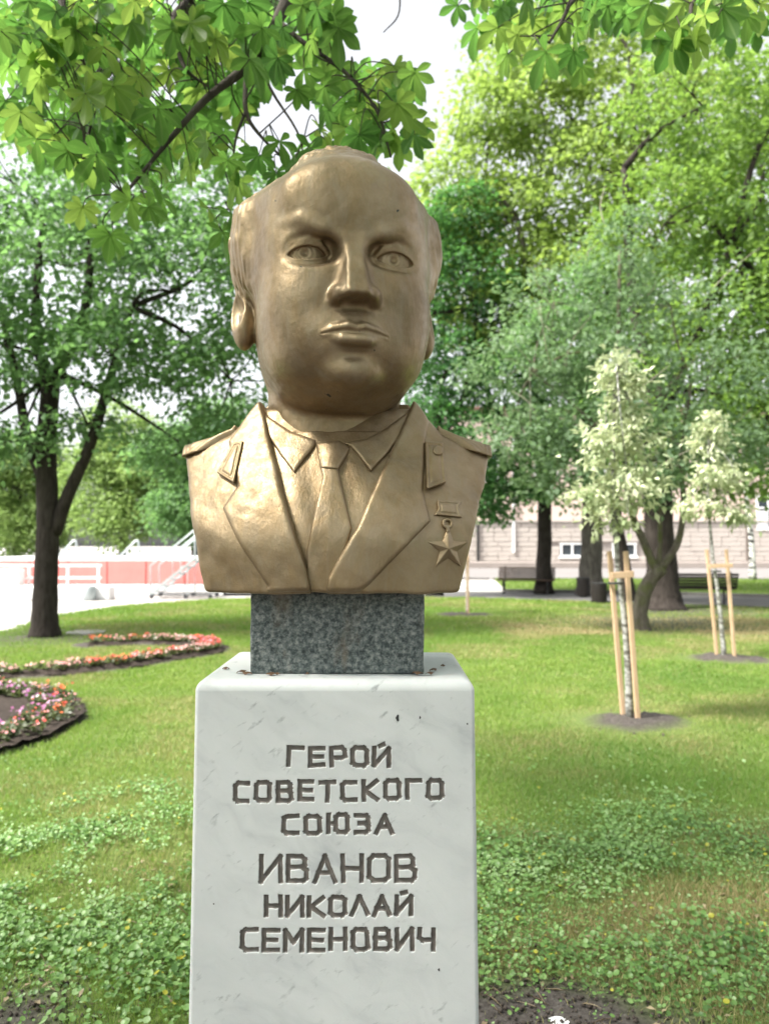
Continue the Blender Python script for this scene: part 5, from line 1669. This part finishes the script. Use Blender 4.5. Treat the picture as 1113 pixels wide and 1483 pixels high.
def build_grass():
    q = np.random.default_rng(500)
    M = Mat('grass_blade')
    t = M.attr('tone'); dr = M.attr('dry')
    g = M.ramp(t, [(0.0, (.055, .140, .030)), (0.5, (.140, .232, .048)), (1.0, (.260, .330, .078))])
    d = M.ramp(t, [(0.0, (.26, .21, .10)), (1.0, (.48, .40, .22))])
    c = M.mix(dr, g, d)
    p = M.principled(c, .6, 0, None, .25)
    tr = M.node('ShaderNodeBsdfTranslucent', ins={'Color': M.mix(dr, (.28, .48, .06), (.44, .36, .17))}).outputs[0]
    gm = M.done(M.node('ShaderNodeMixShader', ins={0: .35, 1: p, 2: tr}).outputs[0])
    zones = [(2.0, 3.4, 11000, .0028, .034), (3.4, 5.5, 9000, .0036, .034), (5.5, 9.0, 5200, .0052, .034), (9.0, 14.0, 2300, .009, .038), (14.0, 23.5, 800, .016, .045)]
    VV, FF, TT, DD, n0 = [], [], [], [], 0
    for (y0, y1, den, w, h) in zones:
        half = (.95 if y1 < 10 else .75) * y1 + .6
        n = int(den * (y1 - y0) * 2 * half)
        x = q.uniform(-half, half, n); y = q.uniform(y0, y1, n)
        k = (np.abs(x) < (.95 if y1 < 10 else .75) * y + .6) & in_poly(x, y, LAWN)
        k &= (np.abs(x) < .60 * y + .3) | (q.random(n) < .4)
        x, y = x[k], y[k]
        b = bare(x, y); wd = weed(x, y)
        tuft = fnoise(x, y, 5.0, 95)
        k = q.random(len(x)) > np.clip(b * .86 + wd * .22 + .25 * (tuft < .36), 0, .985)
        k &= ~((np.abs(x - PED_X) < .30) & (np.abs(y - PED_Y) < .24))
        x, y, b = x[k], y[k], b[k]
        n = len(x)
        a = q.uniform(0, 2 * math.pi, n)
        hh = h * q.uniform(.45, 1.35, n) * (1 - .4 * b) * (.75 + .6 * fnoise(x, y, 1.7, 97))
        lean = q.uniform(.2, 1.1, n) * hh
        la = q.uniform(0, 2 * math.pi, n)
        z = ground_z(x, y) - .004
        base = np.stack([x, y, z], 1)
        s = np.stack([np.cos(a), np.sin(a), 0 * a], 1) * (w * q.uniform(.6, 1.3, n))[:, None]
        ld = np.stack([np.cos(la) * lean, np.sin(la) * lean, 0 * la], 1)
        mid = base + ld * .35 + np.stack([0 * x, 0 * x, hh * .62], 1)
        tip = base + ld + np.stack([0 * x, 0 * x, hh], 1)
        V = np.stack([base - s * .5, base + s * .5, mid + s * .38, mid - s * .38, tip], 1).reshape(-1, 3)
        i = np.arange(n)[:, None] * 5
        FF.append(np.concatenate([i + np.array([[0, 1, 2]]), i + np.array([[0, 2, 3]]), i + np.array([[3, 2, 4]])], 0) + n0)
        n0 += len(V)
        VV.append(V)
        dd = dryness(x, y)
        tone = np.clip(-.15 + 1.0 * fnoise(x, y, .55, 99) + .5 * fnoise(x, y, 1.9, 199) + .18 * q.normal(size=n), 0, 1)
        TT.append(np.repeat(tone, 5))
        DD.append(np.repeat(np.clip(dd * 1.0 * (q.random(n) < .30 + .8 * dd) + .6 * (q.random(n) < .05), 0, 1), 5))
    o = link('grass', mesh_np('grass', np.vstack(VV), np.vstack(FF), False, {'tone': np.concatenate(TT), 'dry': np.concatenate(DD)}), gm)
    tag(o, 'short green and straw-coloured lawn grass around the pedestal', 'grass', None, 'stuff')
    # far lawn
    n = 26000
    x = q.uniform(3, 26, n); y = q.uniform(18, 36.3, n)
    k = in_poly(x, y, FAR_LAWN); x, y = x[k], y[k]; n = len(x)
    C = np.stack([x, y, 0 * x], 1)
    A = rdir(q, n) * .5 + (0, 0, 1); A /= np.linalg.norm(A, axis=1)[:, None]
    V, F, T = leaf_cloud(C, A, rdir(q, n), q.uniform(.05, .09, n), np.full(n, .035), np.clip(q.normal(.6, .2, n), 0, 1))
    o = link('grass', mesh_np('grass', V, F, False, {'tone': T, 'dry': T * 0}), gm)
    tag(o, 'sunlit strip of grass beyond the path behind the bench', 'grass', None, 'stuff')
    # round-leaved ground cover
    n = 280000
    x = q.uniform(-4.6, 4.6, n); y = q.uniform(2.1, 5.8, n)
    wd = weed(x, y)
    edge = .55 * np.exp(-((y - 2.9) / .35) ** 2) * (fnoise(x, y, 2.3, 83) > .46)
    k = (np.abs(x) < .9 * y + .3) & (q.random(n) < np.maximum(wd * .80, edge) * (1 - .85 * np.clip(bare(x, y), 0, 1)) + .016)
    x, y = x[k], y[k]; n = len(x)
    print('ground cover leaves', n)
    sz = (.0040 + .0085 * q.random(n) ** 1.8) * (.65 + .8 * vnoise(x, y, 4.0, 87))
    C = np.stack([x, y, ground_z(x, y) + q.uniform(.010, .062, n)], 1)
    N = rdir(q, n) * .55 + np.array([0, -.15, 1.0]); N /= np.linalg.norm(N, axis=1)[:, None]
    U = np.cross(N, rdir(q, n)); U /= np.linalg.norm(U, axis=1)[:, None]
    W = np.cross(N, U)
    ring = [C - N * (sz * .25)[:, None]]
    for j in range(8):
        a = 2 * math.pi * j / 8
        r = (.80, 1.0, .96, 1.0, .92, 1.0, .96, 1.0)[j]
        ring.append(C + (U * math.cos(a) * 1.0 + W * math.sin(a) * .86) * (sz * r)[:, None])
    V = np.stack(ring, 1).reshape(-1, 3)
    i = np.arange(n)[:, None] * 9
    F = np.concatenate([i + np.array([[0, 1 + j, 1 + (j + 1) % 8]]) for j in range(8)], 0)
    tone = np.clip(.15 + .7 * vnoise(x, y, 3.0, 88) + .24 * q.normal(size=n), 0, 1)
    yl = (q.random(n) < .022) * 1.0
    M = Mat('ground_cover_leaf')
    t = M.attr('tone')
    c = M.mix(M.attr('dry'), M.ramp(t, [(0.0, (.055, .125, .028)), (0.5, (.120, .235, .055)), (0.85, (.200, .330, .105)), (1.0, (.27, .39, .18))]), (.34, .33, .03))
    p = M.principled(c, .45, 0, None, .5)
    tr = M.node('ShaderNodeBsdfTranslucent', ins={'Color': (.26, .44, .08, 1)}).outputs[0]
    cm = M.done(M.node('ShaderNodeMixShader', ins={0: .25, 1: p, 2: tr}).outputs[0])
    o = link('ground_cover', mesh_np('ground_cover', V, F, True, {'tone': np.repeat(tone, 9), 'dry': np.repeat(yl, 9)}), cm)
    tag(o, 'low round-leaved ground cover growing among the near grass', 'ground cover', None, 'stuff')
    # crumbs of soil, dry stalks and dead leaves on the bare strip
    n = 9000
    x = q.uniform(-2.2, 2.2, n); y = q.uniform(2.0, 3.3, n)
    for (cx, cy, r) in MULCH[:2]:
        m_ = 900; a_ = q.uniform(0, 6.28, m_); r_ = r * 1.2 * np.sqrt(q.random(m_))
        x = np.concatenate([x, cx + 1.25 * r_ * np.cos(a_)]); y = np.concatenate([y, cy + r_ * np.sin(a_)])
    n = len(x)
    k = q.random(n) < bare(x, y) * .9 + .05
    x, y = x[k], y[k]; n = len(x)
    s = q.uniform(.003, .011, n) * np.where(y > 5, 2.2, 1.0)
    oc = np.array([(1, 0, 0), (-1, 0, 0), (0, 1, 0), (0, -1, 0), (0, 0, 1), (0, 0, -1)], float)
    V = (np.stack([x, y, ground_z(x, y) + .006], 1)[:, None, :] + oc[None] * (s[:, None, None] * q.uniform(.6, 1.3, (n, 6, 1)))).reshape(-1, 3)
    i = np.arange(n)[:, None] * 6
    F = np.concatenate([i + np.array([f]) for f in ((0, 2, 4), (2, 1, 4), (1, 3, 4), (3, 0, 4), (2, 0, 5), (1, 2, 5), (3, 1, 5), (0, 3, 5))], 0)
    o = link('soil_crumbs', mesh_np('soil_crumbs', V, F, False), simple_mat('soil_crumb', (.062, .050, .042), .95, .5, 12.0))
    tag(o, 'loose crumbs of dark soil on the bare strip by the pedestal', 'soil', None, 'stuff')
    n = 1500
    x = q.uniform(-2.4, 2.8, n); y = q.uniform(2.1, 4.2, n)
    C = np.stack([x, y, ground_z(x, y) + .012], 1)
    A = rdir(q, n); A[:, 2] *= .25; A /= np.linalg.norm(A, axis=1)[:, None]
    lng = q.random(n) < .6
    L = np.where(lng, q.uniform(.04, .13, n), q.uniform(.02, .045, n)); Wd = np.where(lng, .003, L * .5)
    V, F, T = leaf_cloud(C, A, rdir(q, n) * .3 + (0, 0, 1), L, Wd, np.clip(q.normal(.5, .25, n), 0, 1))
    o = link('dry_litter', mesh_np('dry_litter', V, F, False, {'tone': T}), leaf_mat('dry_straw', (.13, .085, .050), (.42, .35, .22), (.3, .24, .12), .15))
    tag(o, 'dry stalks and fallen leaf scraps on the near ground', 'leaf litter', None, 'stuff')
# ------------------------------------------------------------------ build
HEAD_H, TORSO_H = .0019, .0030
build_setting()
build_pedestal()
build_block()
build_bust()
build_trees()
build_young()
build_chestnut()
build_unseen_tree_belt()
build_props()
build_grass()
